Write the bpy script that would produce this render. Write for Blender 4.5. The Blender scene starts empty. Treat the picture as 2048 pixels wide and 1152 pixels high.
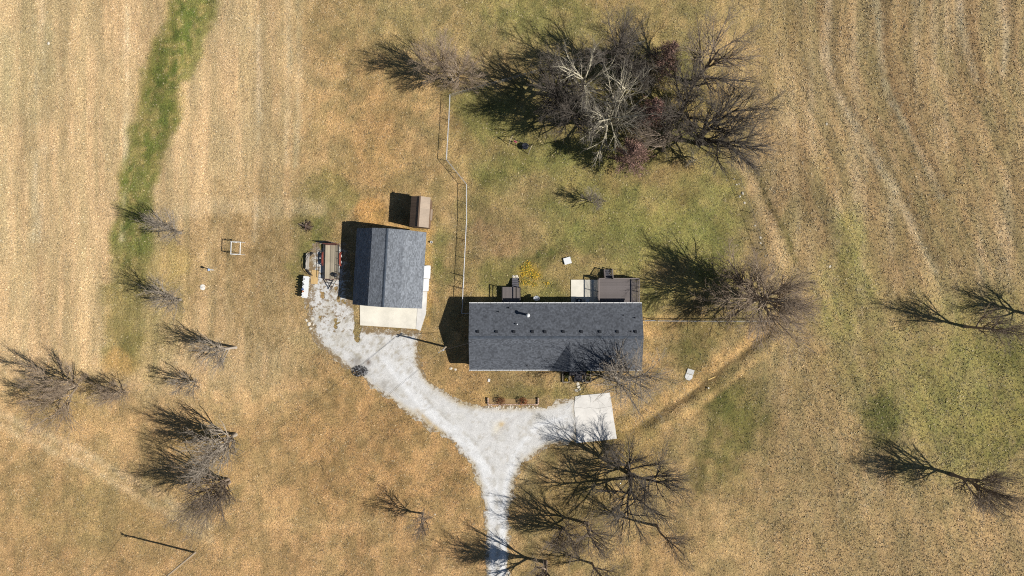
import bpy, math, random
import numpy as np
from mathutils import Vector, Matrix

# ---------------------------------------------------------------- camera, sky, sun, exposure
S = 14.3            # photograph pixels per metre on the ground
H = 95.0            # flying height of the camera
sc = bpy.context.scene
COL = sc.collection
cam_d = bpy.data.cameras.new('camera')
cam_d.sensor_width = 36.0
cam_d.lens = 36.0 * H / (2048 / S)
cam_d.clip_start = 0.5
cam_d.clip_end = 20000.0
cam = bpy.data.objects.new('camera', cam_d)
COL.objects.link(cam)
cam.location = (0, 0, H)
cam.rotation_euler = (0, 0, 0)
sc.camera = cam

SUN_EL = math.radians(41.8)
SUN_H = Vector((0.970, -0.243, 0)).normalized()      # horizontal direction towards the sun
world = bpy.data.worlds.new('World')
sc.world = world
world.use_nodes = True
wn = world.node_tree
wn.nodes.clear()
w_out = wn.nodes.new('ShaderNodeOutputWorld')
w_bg = wn.nodes.new('ShaderNodeBackground')
w_sky = wn.nodes.new('ShaderNodeTexSky')
w_sky.sky_type = 'NISHITA'
w_sky.sun_disc = False
w_sky.sun_elevation = SUN_EL
w_sky.sun_rotation = math.atan2(SUN_H.x, SUN_H.y)
w_sky.dust_density = 0.3
w_sky.altitude = 300
w_bg.inputs['Strength'].default_value = 0.05
wn.links.new(w_sky.outputs[0], w_bg.inputs[0])
wn.links.new(w_bg.outputs[0], w_out.inputs[0])

sun_d = bpy.data.lights.new('sun', 'SUN')
sun_d.energy = 5.0
sun_d.angle = math.radians(0.53)
sun_d.color = (1.0, 0.97, 0.925)
sun = bpy.data.objects.new('sun', sun_d)
COL.objects.link(sun)
_d = Vector((-SUN_H.x * math.cos(SUN_EL), -SUN_H.y * math.cos(SUN_EL), -math.sin(SUN_EL)))
sun.rotation_euler = _d.to_track_quat('-Z', 'Y').to_euler()
sun.location = (60, -15, 60)

sc.view_settings.view_transform = 'Standard'
sc.view_settings.look = 'None'
sc.view_settings.gamma = 1.0
sc.view_settings.use_curve_mapping = False
sc.view_settings.exposure = 0.50
sc.cycles.max_bounces = 4
sc.cycles.diffuse_bounces = 2
sc.cycles.use_denoising = False
sc.cycles.filter_width = 1.1
sc.cycles.transparent_max_bounces = 6
KLIT = 1.30          # display value of a flat sunlit surface of albedo 1 (used to choose albedos)


# ---------------------------------------------------------------- helpers
def G(px, py, h=0.0):
    """ground (or height h) position seen at a photograph pixel"""
    k = (H - h) / H / S
    return ((px - 1024) * k, (576 - py) * k)


def lin(c):
    c = np.asarray(c, dtype=float) / 255.0
    return np.where(c <= 0.04045, c / 12.92, ((c + 0.055) / 1.055) ** 2.4)


def alb(r, g, b):
    """albedo that shows as this sRGB colour on a flat sunlit surface"""
    v = lin((r, g, b)) / KLIT
    return (float(v[0]), float(v[1]), float(v[2]))


def tag(o, label=None, cat=None, group=None, kind=None):
    if label: o['label'] = label
    if cat: o['category'] = cat
    if group: o['group'] = group
    if kind: o['kind'] = kind
    return o


def thing(name, label, cat, loc=(0, 0, 0), rz=0.0, group=None):
    o = bpy.data.objects.new(name, None)
    o.empty_display_size = 0.3
    COL.objects.link(o)
    o.location = loc
    o.rotation_euler = (0, 0, rz)
    return tag(o, label, cat, group)


def link(name, mesh, parent=None, loc=(0, 0, 0), rot=(0, 0, 0), scale=None):
    o = bpy.data.objects.new(name, mesh)
    COL.objects.link(o)
    if parent is not None: o.parent = parent
    o.location = loc
    o.rotation_euler = rot
    if scale is not None: o.scale = scale
    return o


class MB:
    def __init__(self):
        self.v = []; self.f = []

    def raw(self, vs, fs):
        b = len(self.v)
        self.v.extend([tuple(p) for p in vs])
        self.f.extend([tuple(i + b for i in f) for f in fs])
        return self

    def hexa(self, p):
        return self.raw(p, [(0, 3, 2, 1), (4, 5, 6, 7), (0, 1, 5, 4), (1, 2, 6, 5), (2, 3, 7, 6), (3, 0, 4, 7)])

    def box(self, c, s, rz=0.0, rx=0.0, ry=0.0):
        m = Matrix.Rotation(rz, 3, 'Z') @ Matrix.Rotation(ry, 3, 'Y') @ Matrix.Rotation(rx, 3, 'X')
        c = Vector(c); a, b, d = s[0] / 2, s[1] / 2, s[2] / 2
        return self.hexa([c + m @ Vector(q) for q in
                          ((-a, -b, -d), (a, -b, -d), (a, b, -d), (-a, b, -d), (-a, -b, d), (a, -b, d), (a, b, d), (-a, b, d))])

    def bbox(self, x0, x1, y0, y1, z0, z1):
        return self.box(((x0 + x1) / 2, (y0 + y1) / 2, (z0 + z1) / 2), (abs(x1 - x0), abs(y1 - y0), abs(z1 - z0)))

    def beam(self, p0, p1, w, h):
        p0, p1 = Vector(p0), Vector(p1); t = (p1 - p0).normalized()
        up = Vector((0, 0, 1)) if abs(t.z) < 0.98 else Vector((1, 0, 0))
        a = t.cross(up).normalized() * (w / 2); b = a.cross(t).normalized() * (h / 2)
        return self.hexa([p0 - a - b, p0 + a - b, p1 + a - b, p1 - a - b, p0 - a + b, p0 + a + b, p1 + a + b, p1 - a + b])

    def tube(self, p0, p1, r0, r1=None, n=8, cap=True):
        r1 = r0 if r1 is None else r1
        p0, p1 = Vector(p0), Vector(p1); t = (p1 - p0).normalized()
        up = Vector((0, 0, 1)) if abs(t.z) < 0.95 else Vector((1, 0, 0))
        a = t.cross(up).normalized(); b = t.cross(a)
        vs = []
        for p, r in ((p0, r0), (p1, r1)):
            for i in range(n):
                w = 2 * math.pi * i / n
                vs.append(p + a * (r * math.cos(w)) + b * (r * math.sin(w)))
        fs = [(i, (i + 1) % n, n + (i + 1) % n, n + i) for i in range(n)]
        if cap: fs += [tuple(range(n))[::-1], tuple(range(n, 2 * n))]
        return self.raw(vs, fs)

    def path(self, pts, r, n=5):
        for a, b in zip(pts[:-1], pts[1:]): self.tube(a, b, r, r, n, True)
        return self

    def prism(self, poly, z0, z1):
        n = len(poly)
        vs = [(x, y, z0) for x, y in poly] + [(x, y, z1) for x, y in poly]
        fs = [(i, (i + 1) % n, n + (i + 1) % n, n + i) for i in range(n)]
        return self.raw(vs, fs + [tuple(range(n))[::-1], tuple(range(n, 2 * n))])

    def lathe(self, prof, n=20, c=(0, 0, 0)):
        vs = []
        for r, z in prof:
            for i in range(n):
                w = 2 * math.pi * i / n
                vs.append((c[0] + r * math.cos(w), c[1] + r * math.sin(w), c[2] + z))
        fs = []
        for k in range(len(prof) - 1):
            for i in range(n):
                j = (i + 1) % n
                fs.append((k * n + i, k * n + j, (k + 1) * n + j, (k + 1) * n + i))
        fs += [tuple(range(n))[::-1], tuple(range((len(prof) - 1) * n, len(prof) * n))]
        return self.raw(vs, fs)

    def mesh(self, name, mat):
        me = bpy.data.meshes.new(name)
        me.from_pydata(self.v, [], self.f)
        me.materials.append(mat)
        return me

    def build(self, name, mat, parent=None, smooth=False, loc=(0, 0, 0), rot=(0, 0, 0)):
        me = self.mesh(name, mat)
        if smooth: me.shade_smooth()
        return link(name, me, parent, loc, rot)


def np_mesh(name, V, F, mat, col=None, smooth=False):
    me = bpy.data.meshes.new(name)
    V = np.ascontiguousarray(V, dtype=np.float32); F = np.ascontiguousarray(F, dtype=np.int32)
    nf, k = F.shape
    me.vertices.add(len(V)); me.vertices.foreach_set('co', V.ravel())
    me.loops.add(nf * k); me.loops.foreach_set('vertex_index', F.ravel())
    me.polygons.add(nf); me.polygons.foreach_set('loop_start', np.arange(0, nf * k, k, dtype=np.int32))
    if smooth: me.polygons.foreach_set('use_smooth', np.ones(nf, dtype=bool))
    if col is not None:
        a = me.color_attributes.new('tint', 'FLOAT_COLOR', 'POINT')
        c = np.ones((len(V), 4), dtype=np.float32); c[:, :3] = col
        a.data.foreach_set('color', c.ravel())
    me.update(calc_edges=True)
    me.materials.append(mat)
    return me


# ---------------------------------------------------------------- materials
def new_mat(name):
    m = bpy.data.materials.new(name); m.use_nodes = True
    nt = m.node_tree; nt.nodes.clear()
    out = nt.nodes.new('ShaderNodeOutputMaterial'); b = nt.nodes.new('ShaderNodeBsdfPrincipled')
    nt.links.new(b.outputs[0], out.inputs[0])
    return m, nt, b


def node(nt, t, **kw):
    n = nt.nodes.new(t)
    for k, v in kw.items(): setattr(n, k, v)
    return n


def noise(nt, vec, scale, detail=4, rough=0.6):
    n = node(nt, 'ShaderNodeTexNoise'); n.inputs['Scale'].default_value = scale
    n.inputs['Detail'].default_value = detail; n.inputs['Roughness'].default_value = rough
    if vec is not None: nt.links.new(vec, n.inputs['Vector'])
    return n.outputs['Fac']


def rmap(nt, fac, a, b, lo, hi):
    n = node(nt, 'ShaderNodeMapRange'); n.inputs[1].default_value = a; n.inputs[2].default_value = b
    n.inputs[3].default_value = lo; n.inputs[4].default_value = hi
    nt.links.new(fac, n.inputs[0]); return n.outputs[0]


def math_n(nt, op, a, b):
    n = node(nt, 'ShaderNodeMath', operation=op)
    for i, x in enumerate((a, b)):
        if isinstance(x, (int, float)): n.inputs[i].default_value = x
        else: nt.links.new(x, n.inputs[i])
    return n.outputs[0]


def scale_col(nt, col, fac):
    n = node(nt, 'ShaderNodeVectorMath', operation='SCALE')
    if isinstance(col, tuple): n.inputs[0].default_value = col[:3]
    else: nt.links.new(col, n.inputs[0])
    nt.links.new(fac, n.inputs['Scale']); return n.outputs[0]


def mixc(nt, fac, a, b):
    n = node(nt, 'ShaderNodeMix', data_type='RGBA')
    for i, x in ((6, a), (7, b)):
        if isinstance(x, tuple): n.inputs[i].default_value = (x[0], x[1], x[2], 1)
        else: nt.links.new(x, n.inputs[i])
    if isinstance(fac, (int, float)): n.inputs[0].default_value = fac
    else: nt.links.new(fac, n.inputs[0])
    return n.outputs[2]


def bump(nt, bsdf, h, strength, dist):
    n = node(nt, 'ShaderNodeBump'); n.inputs['Strength'].default_value = strength; n.inputs['Distance'].default_value = dist
    nt.links.new(h, n.inputs['Height']); nt.links.new(n.outputs[0], bsdf.inputs['Normal'])


def coords(nt, kind='Object', sx=1, sy=1, sz=1):
    t = node(nt, 'ShaderNodeTexCoord')
    if (sx, sy, sz) == (1, 1, 1): return t.outputs[kind]
    m = node(nt, 'ShaderNodeMapping'); m.inputs['Scale'].default_value = (sx, sy, sz)
    nt.links.new(t.outputs[kind], m.inputs['Vector']); return m.outputs[0]


_MC = {}


def M(name, col=(0.5, 0.5, 0.5), rough=0.8, var=0.18, scale=3.0, metal=0.0, bmp=0.0, stretch=(1, 1, 1), rnd=0.12, island=0.0, spec=0.3):
    if name in _MC: return _MC[name]
    m, nt, b = new_mat(name)
    v = coords(nt, 'Object', *stretch)
    f = rmap(nt, noise(nt, v, scale, 5, 0.65), 0.25, 0.75, 1 - var, 1 + var)
    oi = node(nt, 'ShaderNodeObjectInfo')
    f = math_n(nt, 'MULTIPLY', f, rmap(nt, oi.outputs['Random'], 0, 1, 1 - rnd, 1 + rnd))
    if island:
        ge = node(nt, 'ShaderNodeNewGeometry')
        f = math_n(nt, 'MULTIPLY', f, rmap(nt, ge.outputs['Random Per Island'], 0, 1, 1 - island, 1 + island))
    nt.links.new(scale_col(nt, tuple(col), f), b.inputs['Base Color'])
    b.inputs['Roughness'].default_value = rough; b.inputs['Metallic'].default_value = metal
    b.inputs['Specular IOR Level'].default_value = spec
    if bmp: bump(nt, b, noise(nt, v, scale * 4, 4, 0.6), 0.6, bmp)
    _MC[name] = m
    return m


# ---------------------------------------------------------------- painted fields on a raster (colour of the growth itself)
RNG = np.random.default_rng(7)
RS = 3.5                                     # raster cell in photograph pixels (0.245 m)
PX0, PX1, PY0, PY1 = -160.0, 2210.0, -140.0, 1290.0
pxs = np.arange(PX0, PX1 + RS, RS); pys = np.arange(PY0, PY1 + RS, RS)
PX, PY = np.meshgrid(pxs, pys)
NYR, NXR = PX.shape


def vnoise(x, y, seed):
    """smooth value noise in [0,1] on arrays"""
    r = np.random.default_rng(seed)
    T = r.random((256, 256))
    xi = np.floor(x).astype(int); yi = np.floor(y).astype(int)
    fx = x - xi; fy = y - yi
    fx = fx * fx * (3 - 2 * fx); fy = fy * fy * (3 - 2 * fy)
    a = T[yi % 256, xi % 256]; b = T[yi % 256, (xi + 1) % 256]
    c = T[(yi + 1) % 256, xi % 256]; d = T[(yi + 1) % 256, (xi + 1) % 256]
    return (a * (1 - fx) + b * fx) * (1 - fy) + (c * (1 - fx) + d * fx) * fy


def fbm(x, y, sx, sy, seed, octv=4, gain=0.55):
    t = 0; amp = 1; tot = 0
    for k in range(octv):
        t = t + amp * vnoise(x / sx * 2 ** k + 31.7 * k, y / sy * 2 ** k + 17.3 * k, seed + k)
        tot += amp; amp *= gain
    return t / tot


def sst(a, b, x):
    t = np.clip((x - a) / (b - a), 0, 1); return t * t * (3 - 2 * t)


WX = (fbm(PX, PY, 60, 60, 101) - 0.5) * 60 + (fbm(PX, PY, 14, 14, 131, 3) - 0.5) * 22
WY = (fbm(PX, PY, 60, 60, 151) - 0.5) * 60 + (fbm(PX, PY, 14, 14, 181, 3) - 0.5) * 22
QX, QY = PX + WX, PY + WY                   # warped positions, so that every patch has a ragged edge


def pl_dist(pts, X, Y, widths=None):
    """distance to a polyline (pixels), divided by the local width if given"""
    best = np.full(X.shape, 1e9)
    for i in range(len(pts) - 1):
        (x0, y0), (x1, y1) = pts[i], pts[i + 1]
        dx, dy = x1 - x0, y1 - y0
        t = np.clip(((X - x0) * dx + (Y - y0) * dy) / (dx * dx + dy * dy + 1e-9), 0, 1)
        d = np.hypot(X - x0 - t * dx, Y - y0 - t * dy)
        if widths is not None: d = d / (widths[i] * (1 - t) + widths[i + 1] * t)
        best = np.minimum(best, d)
    return best


def poly_sd(poly, X, Y):
    """signed distance to a polygon, positive inside (pixels)"""
    inside = np.zeros(X.shape, bool); n = len(poly)
    for i in range(n):
        (x0, y0), (x1, y1) = poly[i], poly[(i + 1) % n]
        c = ((y0 > Y) != (y1 > Y)) & (X < (x1 - x0) * (Y - y0) / (y1 - y0 + 1e-12) + x0)
        inside ^= c
    d = pl_dist(list(poly) + [poly[0]], X, Y)
    return np.where(inside, d, -d)


FINE = sst(0.25, 0.75, fbm(PX, PY, 11, 14, 191, 3) * 0.6 + fbm(PX, PY, 34, 40, 197, 3) * 0.4)


def blob(cx, cy, rx, ry=None, soft=0.6, warp=True):
    ry = rx if ry is None else ry
    X, Y = (QX, QY) if warp else (PX, PY)
    d = np.hypot((X - cx) / rx, (Y - cy) / ry)
    m = 1 - sst(1 - soft, 1 + soft, d)
    return np.clip(m * (0.45 + 1.1 * FINE) if warp else m, 0, 1)


C = np.zeros((NYR, NXR, 3))


def lay(col, m, amt=1.0):
    global C
    m = np.clip(m * amt, 0, 1)[..., None]
    C = C * (1 - m) + lin(col)[None, None] * m


lay((170, 142, 94), np.ones_like(PX))
lay((148, 128, 78), sst(0.46, 0.66, fbm(PX, PY, 55, 60, 201, 4)), 0.5)
lay((186, 150, 96), sst(0.5, 0.7, fbm(PX, PY, 70, 80, 211, 4)), 0.5)
lay((134, 106, 66), sst(0.52, 0.72, fbm(PX, PY, 22, 24, 221, 5, .7)), 0.5)
# pale hay field on the west
lay((204, 172, 123), 1 - sst(480, 660, QX))
lay((199, 164, 117), fbm(PX, PY, 130, 260, 11) * (1 - sst(520, 700, QX)), 0.7)
lay((192, 172, 124), blob(40, 110, 90, 110), 0.5)
# golden, browner ground south-west and south
lay((186, 150, 97), sst(700, 860, QY) * (1 - sst(980, 1040, QX)), 0.9)
lay((178, 140, 91), sst(930, 1120, QY) * (1 - sst(950, 1010, QX)), 0.6)
lay((172, 133, 82), blob(780, 900, 190, 160), 0.75)
lay((163, 139, 84), blob(190, 1020, 170, 70), 0.45)
# strip between field and yard
lay((190, 152, 96), blob(730, 250, 130, 210), 0.6)
lay((192, 150, 92), blob(745, 300, 50, 110), 0.5)
lay((176, 144, 96), blob(520, 500, 150, 130), 0.7)
lay((142, 118, 76), blob(500, 560, 170, 130), 0.45)
lay((128, 106, 66), blob(520, 560, 180, 150) * sst(0.5, 0.68, fbm(PX, PY, 20, 24, 261, 4, .7)), 0.6)
lay((206, 170, 106), blob(345, 525, 60, 50), 0.4)
# the fenced yard: olive tan mixed with green
yard = [(905, 190), (1285, 90), (1420, 110), (1470, 350), (1545, 530), (1560, 645), (1290, 640), (930, 600), (940, 370), (890, 320)]
ym = sst(-25, 25, poly_sd(yard, QX, QY))
lay((156, 136, 82), ym, 0.85)
lay((140, 112, 74), ym * sst(0.52, 0.7, fbm(PX, PY, 38, 30, 241, 4)), 0.6)
lay((138, 112, 74), blob(985, 480, 50, 70), 0.5)
gn = sst(0.44, 0.66, fbm(PX, PY, 90, 60, 21))
lay((136, 128, 68), ym * gn, 0.75)
for a in [(1150, 330, 130, 45), (1200, 420, 150, 45), (1020, 350, 70, 40), (1350, 470, 120, 60), (1000, 270, 60, 60), (1420, 420, 60, 80),
          (1100, 470, 80, 40), (1460, 560, 60, 40)]:
    lay((132, 130, 64), blob(*a), 0.5)
lay((84, 92, 42), blob(1090, 522, 42, 22), 0.8)
lay((90, 98, 46), blob(1010, 455, 24, 16), 0.5)
lay((176, 140, 100), blob(1010, 470, 70, 60), 0.45)
lay((184, 148, 106), blob(1060, 380, 50, 26), 0.4)
lay((78, 90, 42), blob(1085, 522, 40, 24, .7) * sst(.4, .6, FINE), 0.7)
lay((222, 170, 48), blob(1058, 549, 24, 22, 0.6, False) * sst(0.40, 0.55, fbm(PX, PY, 9, 9, 251, 3)), 0.5)
lay((122, 116, 64), blob(1190, 200, 190, 110), 0.6)
lay((165, 138, 78), blob(1400, 215, 45, 40), 0.85)
# north edge
lay((168, 146, 92), blob(900, 40, 240, 90), 0.7)
lay((134, 130, 64), blob(1060, 25, 110, 60), 0.65)
lay((150, 138, 80), blob(1300, 40, 160, 60), 0.5)
# eastern rough field
em = sst(1440, 1580, QX) * (1 - sst(520, 760, QY) * 0.45)
lay((176, 148, 102), em, 0.9)
lay((150, 132, 84), em * sst(0.5, 0.7, fbm(PX, PY, 80, 120, 231, 3)), 0.5)
lay((156, 127, 85), em * sst(0.42, 0.7, fbm(PX, PY, 26, 190, 41)), 0.7)
lay((187, 161, 121), em * sst(0.5, 0.75, fbm(PX, PY, 18, 230, 47)), 0.6)
lay((182, 153, 98), blob(1490, 110, 90, 130), 0.7)
for pts, w in (([(1668, -60), (1660, 20), (1648, 110), (1668, 170), (1705, 240), (1745, 310), (1790, 380), (1825, 450), (1870, 540)], 11),
               ([(1752, -60), (1758, 20), (1760, 110), (1768, 170), (1800, 240), (1840, 310), (1880, 390)], 9),
               ([(1920, -60), (1925, 60), (1950, 160)], 8), ([(2000, -60), (2010, 90), (2005, 150)], 7)):
    lay((199, 180, 146), (1 - sst(0.2, 1.5, pl_dist(pts, PX + WX * .25, PY) / w)) * (0.35 + 0.9 * FINE), 0.46)
    lay((132, 104, 68), (1 - sst(0.4, 1.3, pl_dist([(x + 15, y) for x, y in pts], PX + WX * .3, PY) / 9)), 0.4)
# greener ground on the south-east
for a in [(1900, 740, 190, 130, 0.8), (2010, 760, 120, 130, 0.7), (1690, 590, 60, 80, 0.6), (1950, 880, 140, 90, 0.8), (1700, 480, 40, 60, 0.5)]:
    lay((148, 138, 72), blob(*a), 0.7)
for a in [(1450, 870, 62, 90, 0.8), (1480, 810, 50, 50, 0.8), (1775, 830, 30, 55, 0.8), (2010, 905, 40, 30, 0.8), (1395, 690, 45, 45, 0.8), (2030, 700, 60, 40)]:
    lay((112, 109, 52), blob(*a), 0.72)
lay((92, 94, 46), blob(1775, 820, 18, 35, 0.8), 0.6)
lay((104, 98, 50), 1 - sst(0.3, 1.2, pl_dist([(1425, 800), (1415, 850), (1410, 930), (1400, 1000)], QX, QY) / 12), 0.5)
lay((180, 148, 98), sst(960, 1080, QY) * sst(1200, 1350, QX), 0.6)
lay((184, 146, 92), blob(1330, 1110, 90, 60), 0.5)
# the green grassed waterway on the west
gs = pl_dist([(420, -140), (392, 0), (350, 110), (325, 190), (300, 280), (272, 380), (262, 480), (252, 590), (250, 700)], PX + WX * .75, PY + WY * .4,
             [40, 42, 46, 40, 36, 33, 38, 44, 40])
gsn = (0.60 + 0.65 * fbm(PX, PY, 40, 70, 61)) * (1 - 0.5 * sst(440, 600, QY))
lay((132, 126, 58), (1 - sst(0.8, 1.35, gs)) * gsn, 0.9)
lay((104, 112, 46), (1 - sst(0.35, 1.15, gs)) * (gsn * .55 + FINE * .75) * (1 - 0.4 * sst(440, 600, QY)), 0.95)
lay((78, 88, 36), (1 - sst(0.3, 1.0, gs)) * sst(0.5, 0.7, fbm(PX, PY, 14, 22, 63, 4)), 0.6)
lay((168, 146, 84), (1 - sst(0.5, 1.1, gs)) * sst(0.5, 0.68, fbm(PX, PY, 9, 13, 65)), 0.75)
lay((170, 140, 84), (1 - sst(0.6, 1.2, gs)) * sst(470, 600, QY), 0.35)
lay((204, 158, 92), blob(245, 728, 30, 22), 0.7)
# greener patches near the brush pile and the garage
for a in [(640, 385, 45, 40, 0.8), (690, 405, 26, 26), (600, 520, 16, 60, 0.8), (640, 470, 40, 30), (890, 560, 14, 40), (885, 490, 16, 50), (620, 455, 40, 40)]:
    lay((120, 118, 58), blob(*a), 0.6)
lay((133, 124, 66), blob(330, 560, 60, 110), 0.45)
lay((124, 118, 58), blob(300, 690, 40, 60), 0.4)
lay((205, 170, 105), blob(340, 520, 40, 40), 0.4)
# worn lines and tracks
lay((207, 180, 136), 1 - sst(0.4, 1.3, pl_dist([(360, 412), (450, 418), (600, 415), (640, 410)], PX, PY + WY * .7) / 18), 0.4)
for x in (577, 597):
    lay((205, 182, 138), (1 - sst(0.1, 1.5, pl_dist([(x, -140), (x, 150), (x - 6, 330)], PX + WX * .2, PY) / 6)) * (.3 + 1.0 * FINE), 0.6)
for x in (82, 70, 515, 250):
    lay((214, 192, 152), (1 - sst(0.3, 1.4, pl_dist([(x, -140), (x + 4, 210), (x - 4, 480)], PX + WX * .2, PY) / 6)) * sst(.45, .6, fbm(PX, PY, 30, 90, 300 + x)), 0.5)
for dy in (0, 26):
    lay((216, 184, 136), (1 - sst(0.1, 1.5, pl_dist([(-140, 760 + dy), (0, 826 + dy), (120, 882 + dy), (240, 945 + dy), (330, 995 + dy), (420, 1050 + dy)], PX, PY + WY * .35) / 10)) * (.4 + 1.0 * FINE), 0.6)
lay((198, 160, 106), 1 - sst(0.3, 1.3, pl_dist([(420, 1000), (520, 1035), (640, 1050), (760, 1040)], PX, PY + WY * .4) / 12), 0.5)
# diagonal bank south-east of the house
DIAG = [(1232, 882), (1290, 850), (1370, 800), (1440, 750), (1500, 700), (1545, 662)]
lay((190, 152, 94), (1 - sst(0.2, 1.3, pl_dist([(x - 6, y - 14) for x, y in DIAG], PX + WX * .5, PY + WY * .5) / 18)) * (.5 + .9 * FINE), 0.95)
lay((104, 84, 52), 1 - sst(0.25, 1.2, pl_dist(DIAG, PX + WX * .35, PY + WY * .35) / 8), 0.85)
lay((196, 160, 100), 1 - sst(0.3, 1.2, pl_dist([(x + 20, y + 16) for x, y in DIAG[1:]], PX + WX * .3, PY) / 8), 0.65)
# the mown edge east of the fence
lay((104, 94, 52), (1 - sst(0.3, 1.2, pl_dist([(1510, 345), (1530, 385), (1560, 440), (1580, 490), (1595, 525)], PX + WX * .35, PY + WY * .2) / 7)) * (.5 + .8 * FINE), 0.85)
lay((202, 170, 120), 1 - sst(0.3, 1.2, pl_dist([(1480, 330), (1520, 410), (1555, 480), (1570, 530)], PX + WX * .25, PY + WY * .2) / 12) , 0.85)
# straw and bare gold ground round the sheds
lay((196, 154, 80), 1 - sst(0.4, 1.3, pl_dist([(815, 458), (858, 462), (860, 500), (855, 560), (858, 600), (852, 650)], PX + WX * .45, PY + WY * .4) / 7) * 1.0, 0.75)
rr = np.hypot((PX - 742) / 32.0, (PY - 424) / 28.0)
lay((204, 156, 88), 1 - sst(0.85, 1.05, rr), 0.95)
lay((158, 116, 62), np.exp(-((rr - 1.0) / 0.06) ** 2), 0.6)
lay((196, 152, 84), blob(800, 455, 60, 14), 0.6)
for a in [(1295, 700, 20, 60), (1320, 650, 40, 20), (940, 770, 60, 40), (900, 730, 20, 30)]:
    lay((190, 148, 88), blob(*a), 0.5)
lay((150, 124, 80), blob(960, 770, 50, 16), 0.4)
lay((128, 120, 60), blob(1040, 790, 80, 14), 0.45)
lay((134, 124, 66), blob(1150, 785, 60, 16), 0.5)
lay((205, 178, 128), .7 - .7 * sst(0.1, 1.4, pl_dist([(1035, 970), (1060, 935), (1090, 905)], PX + WX * .2, PY) / 9), 0.5)
# leaf litter and weeds under the trees
for a in [(1270, 890, 70, 40), (1240, 950, 60, 50), (1150, 1010, 80, 60), (1130, 1080, 60, 40), (420, 890, 60, 40), (420, 980, 50, 40), (120, 790, 80, 50)]:
    lay((140, 118, 62), blob(*a), 0.5)
# mottling of the growth at metre and half-metre scale
SU = PX - 0.50 * np.maximum(0, PY - 120) ** 0.97 * sst(1500, 1620, PX)     # the rows of the eastern field bend with its tracks
wst = (1 - sst(500, 680, QX)) * (1 - 0.8 * sst(640, 800, QY))
fld = np.clip(wst + em, 0, 1)                                              # mown in rows there, tussocky elsewhere
mixf = lambda iso, rows: iso * (1 - fld) + rows * fld
n1 = sst(0.30, 0.70, mixf(fbm(PX, PY, 60, 80, 71, 4), fbm(SU, PY, 40, 420, 72, 3)))
n2_ = sst(0.30, 0.70, mixf(fbm(PX, PY, 19, 24, 75, 3, .7), fbm(SU, PY, 12, 150, 76, 3, .7)))
n3_ = sst(0.25, 0.75, mixf(fbm(PX, PY, 9, 11, 81, 3, .8), fbm(SU, PY, 7, 26, 82, 3, .8)))
mw = 1 - 0.25 * wst
fa = 1 - .38 * wst - .22 * em
mot = (1 + (n1 - .5) * .24 * fa) * (1 + (n2_ - .5) * .30 * fa) * (1 + (n3_ - .5) * .30 * fa)
row = (0.5 * fbm(SU, PY, 9, 420, 83, 2) + 0.5 * fbm(SU, PY, 26, 700, 87, 2) - 0.5)
mot *= 1 + row * (0.60 * em + 0.40 * wst + 0.12)
mot *= 1 - 0.10 * (1 - wst)
C *= mot[..., None]
C *= 1 + ((n2_ - .5) * mw)[..., None] * np.array([.10, .0, .02])
hue = (fbm(PX, PY, 45, 60, 91, 4) - 0.5)[..., None]
C *= (1 + hue * np.array([0.05, 0.0, -0.08]))
dk = sst(0.62, 0.8, fbm(PX, PY, 9, 11, 95, 2)) * (0.30 - 0.05 * em)
C *= (1 - dk[..., None] * np.array([0.42, 0.45, 0.5]))
lum = C @ np.array([0.3, 0.6, 0.1])
C = lum[..., None] + (C - lum[..., None]) * 0.92
C *= np.array([0.985, 1.0, 0.97])
C = np.clip(C * 1.10 / KLIT, 0.004, 0.8)


def sample(A, px, py):
    fx = np.clip((px - PX0) / RS, 0, NXR - 1.001); fy = np.clip((py - PY0) / RS, 0, NYR - 1.001)
    xi = fx.astype(int); yi = fy.astype(int); fx = fx - xi; fy = fy - yi
    if A.ndim == 3: fx = fx[..., None]; fy = fy[..., None]
    return (A[yi, xi] * (1 - fx) + A[yi, xi + 1] * fx) * (1 - fy) + (A[yi + 1, xi] * (1 - fx) + A[yi + 1, xi + 1] * fx) * fy


# the gravel drive: outline in ground pixels, edge frayed by noise, holes where grass has come through
DRIVE = [(974, 1420), (973, 1152), (972, 1080), (968, 1020), (958, 975), (942, 930), (905, 885), (850, 850), (800, 815), (750, 780), (715, 752),
         (690, 735), (665, 715), (640, 695), (624, 670), (614, 640), (610, 610), (606, 585), (618, 560), (612, 520), (625, 490), (645, 480), (690, 485),
         (700, 520), (700, 600), (722, 612), (720, 655), (842, 662), (838, 690), (840, 725), (850, 752), (880, 778), (920, 802), (960, 811), (1010, 813),
         (1075, 812), (1110, 806), (1150, 792), (1160, 840), (1155, 885), (1100, 892), (1075, 906), (1050, 926), (1036, 950), (1026, 980), (1020, 1020),
         (1019, 1080), (1018, 1152), (1018, 1420)]


def drive_mask(px, py):
    sd = poly_sd(DRIVE, px, py)
    sd = sd + (fbm(px, py, 26, 26, 401, 3) - 0.5) * 15 + (fbm(px, py, 8, 8, 411, 3, .8) - 0.5) * 17
    # worn, half grown-over part by the garage and trailer
    nw = sst(0, 1, (715 - py) / 110) * sst(0, 1, (735 - px) / 60)
    pat = fbm(px, py, 15, 19, 421, 5, 0.75)
    sd = np.where(nw > 0, np.minimum(sd, (0.73 - 0.10 * nw - pat) * 70), sd)
    strip = 1 - sst(0.5, 1.3, pl_dist([(713, 615), (716, 650), (714, 680)], px, py) / 7)
    sd = sd - strip * 24
    return sd


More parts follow.
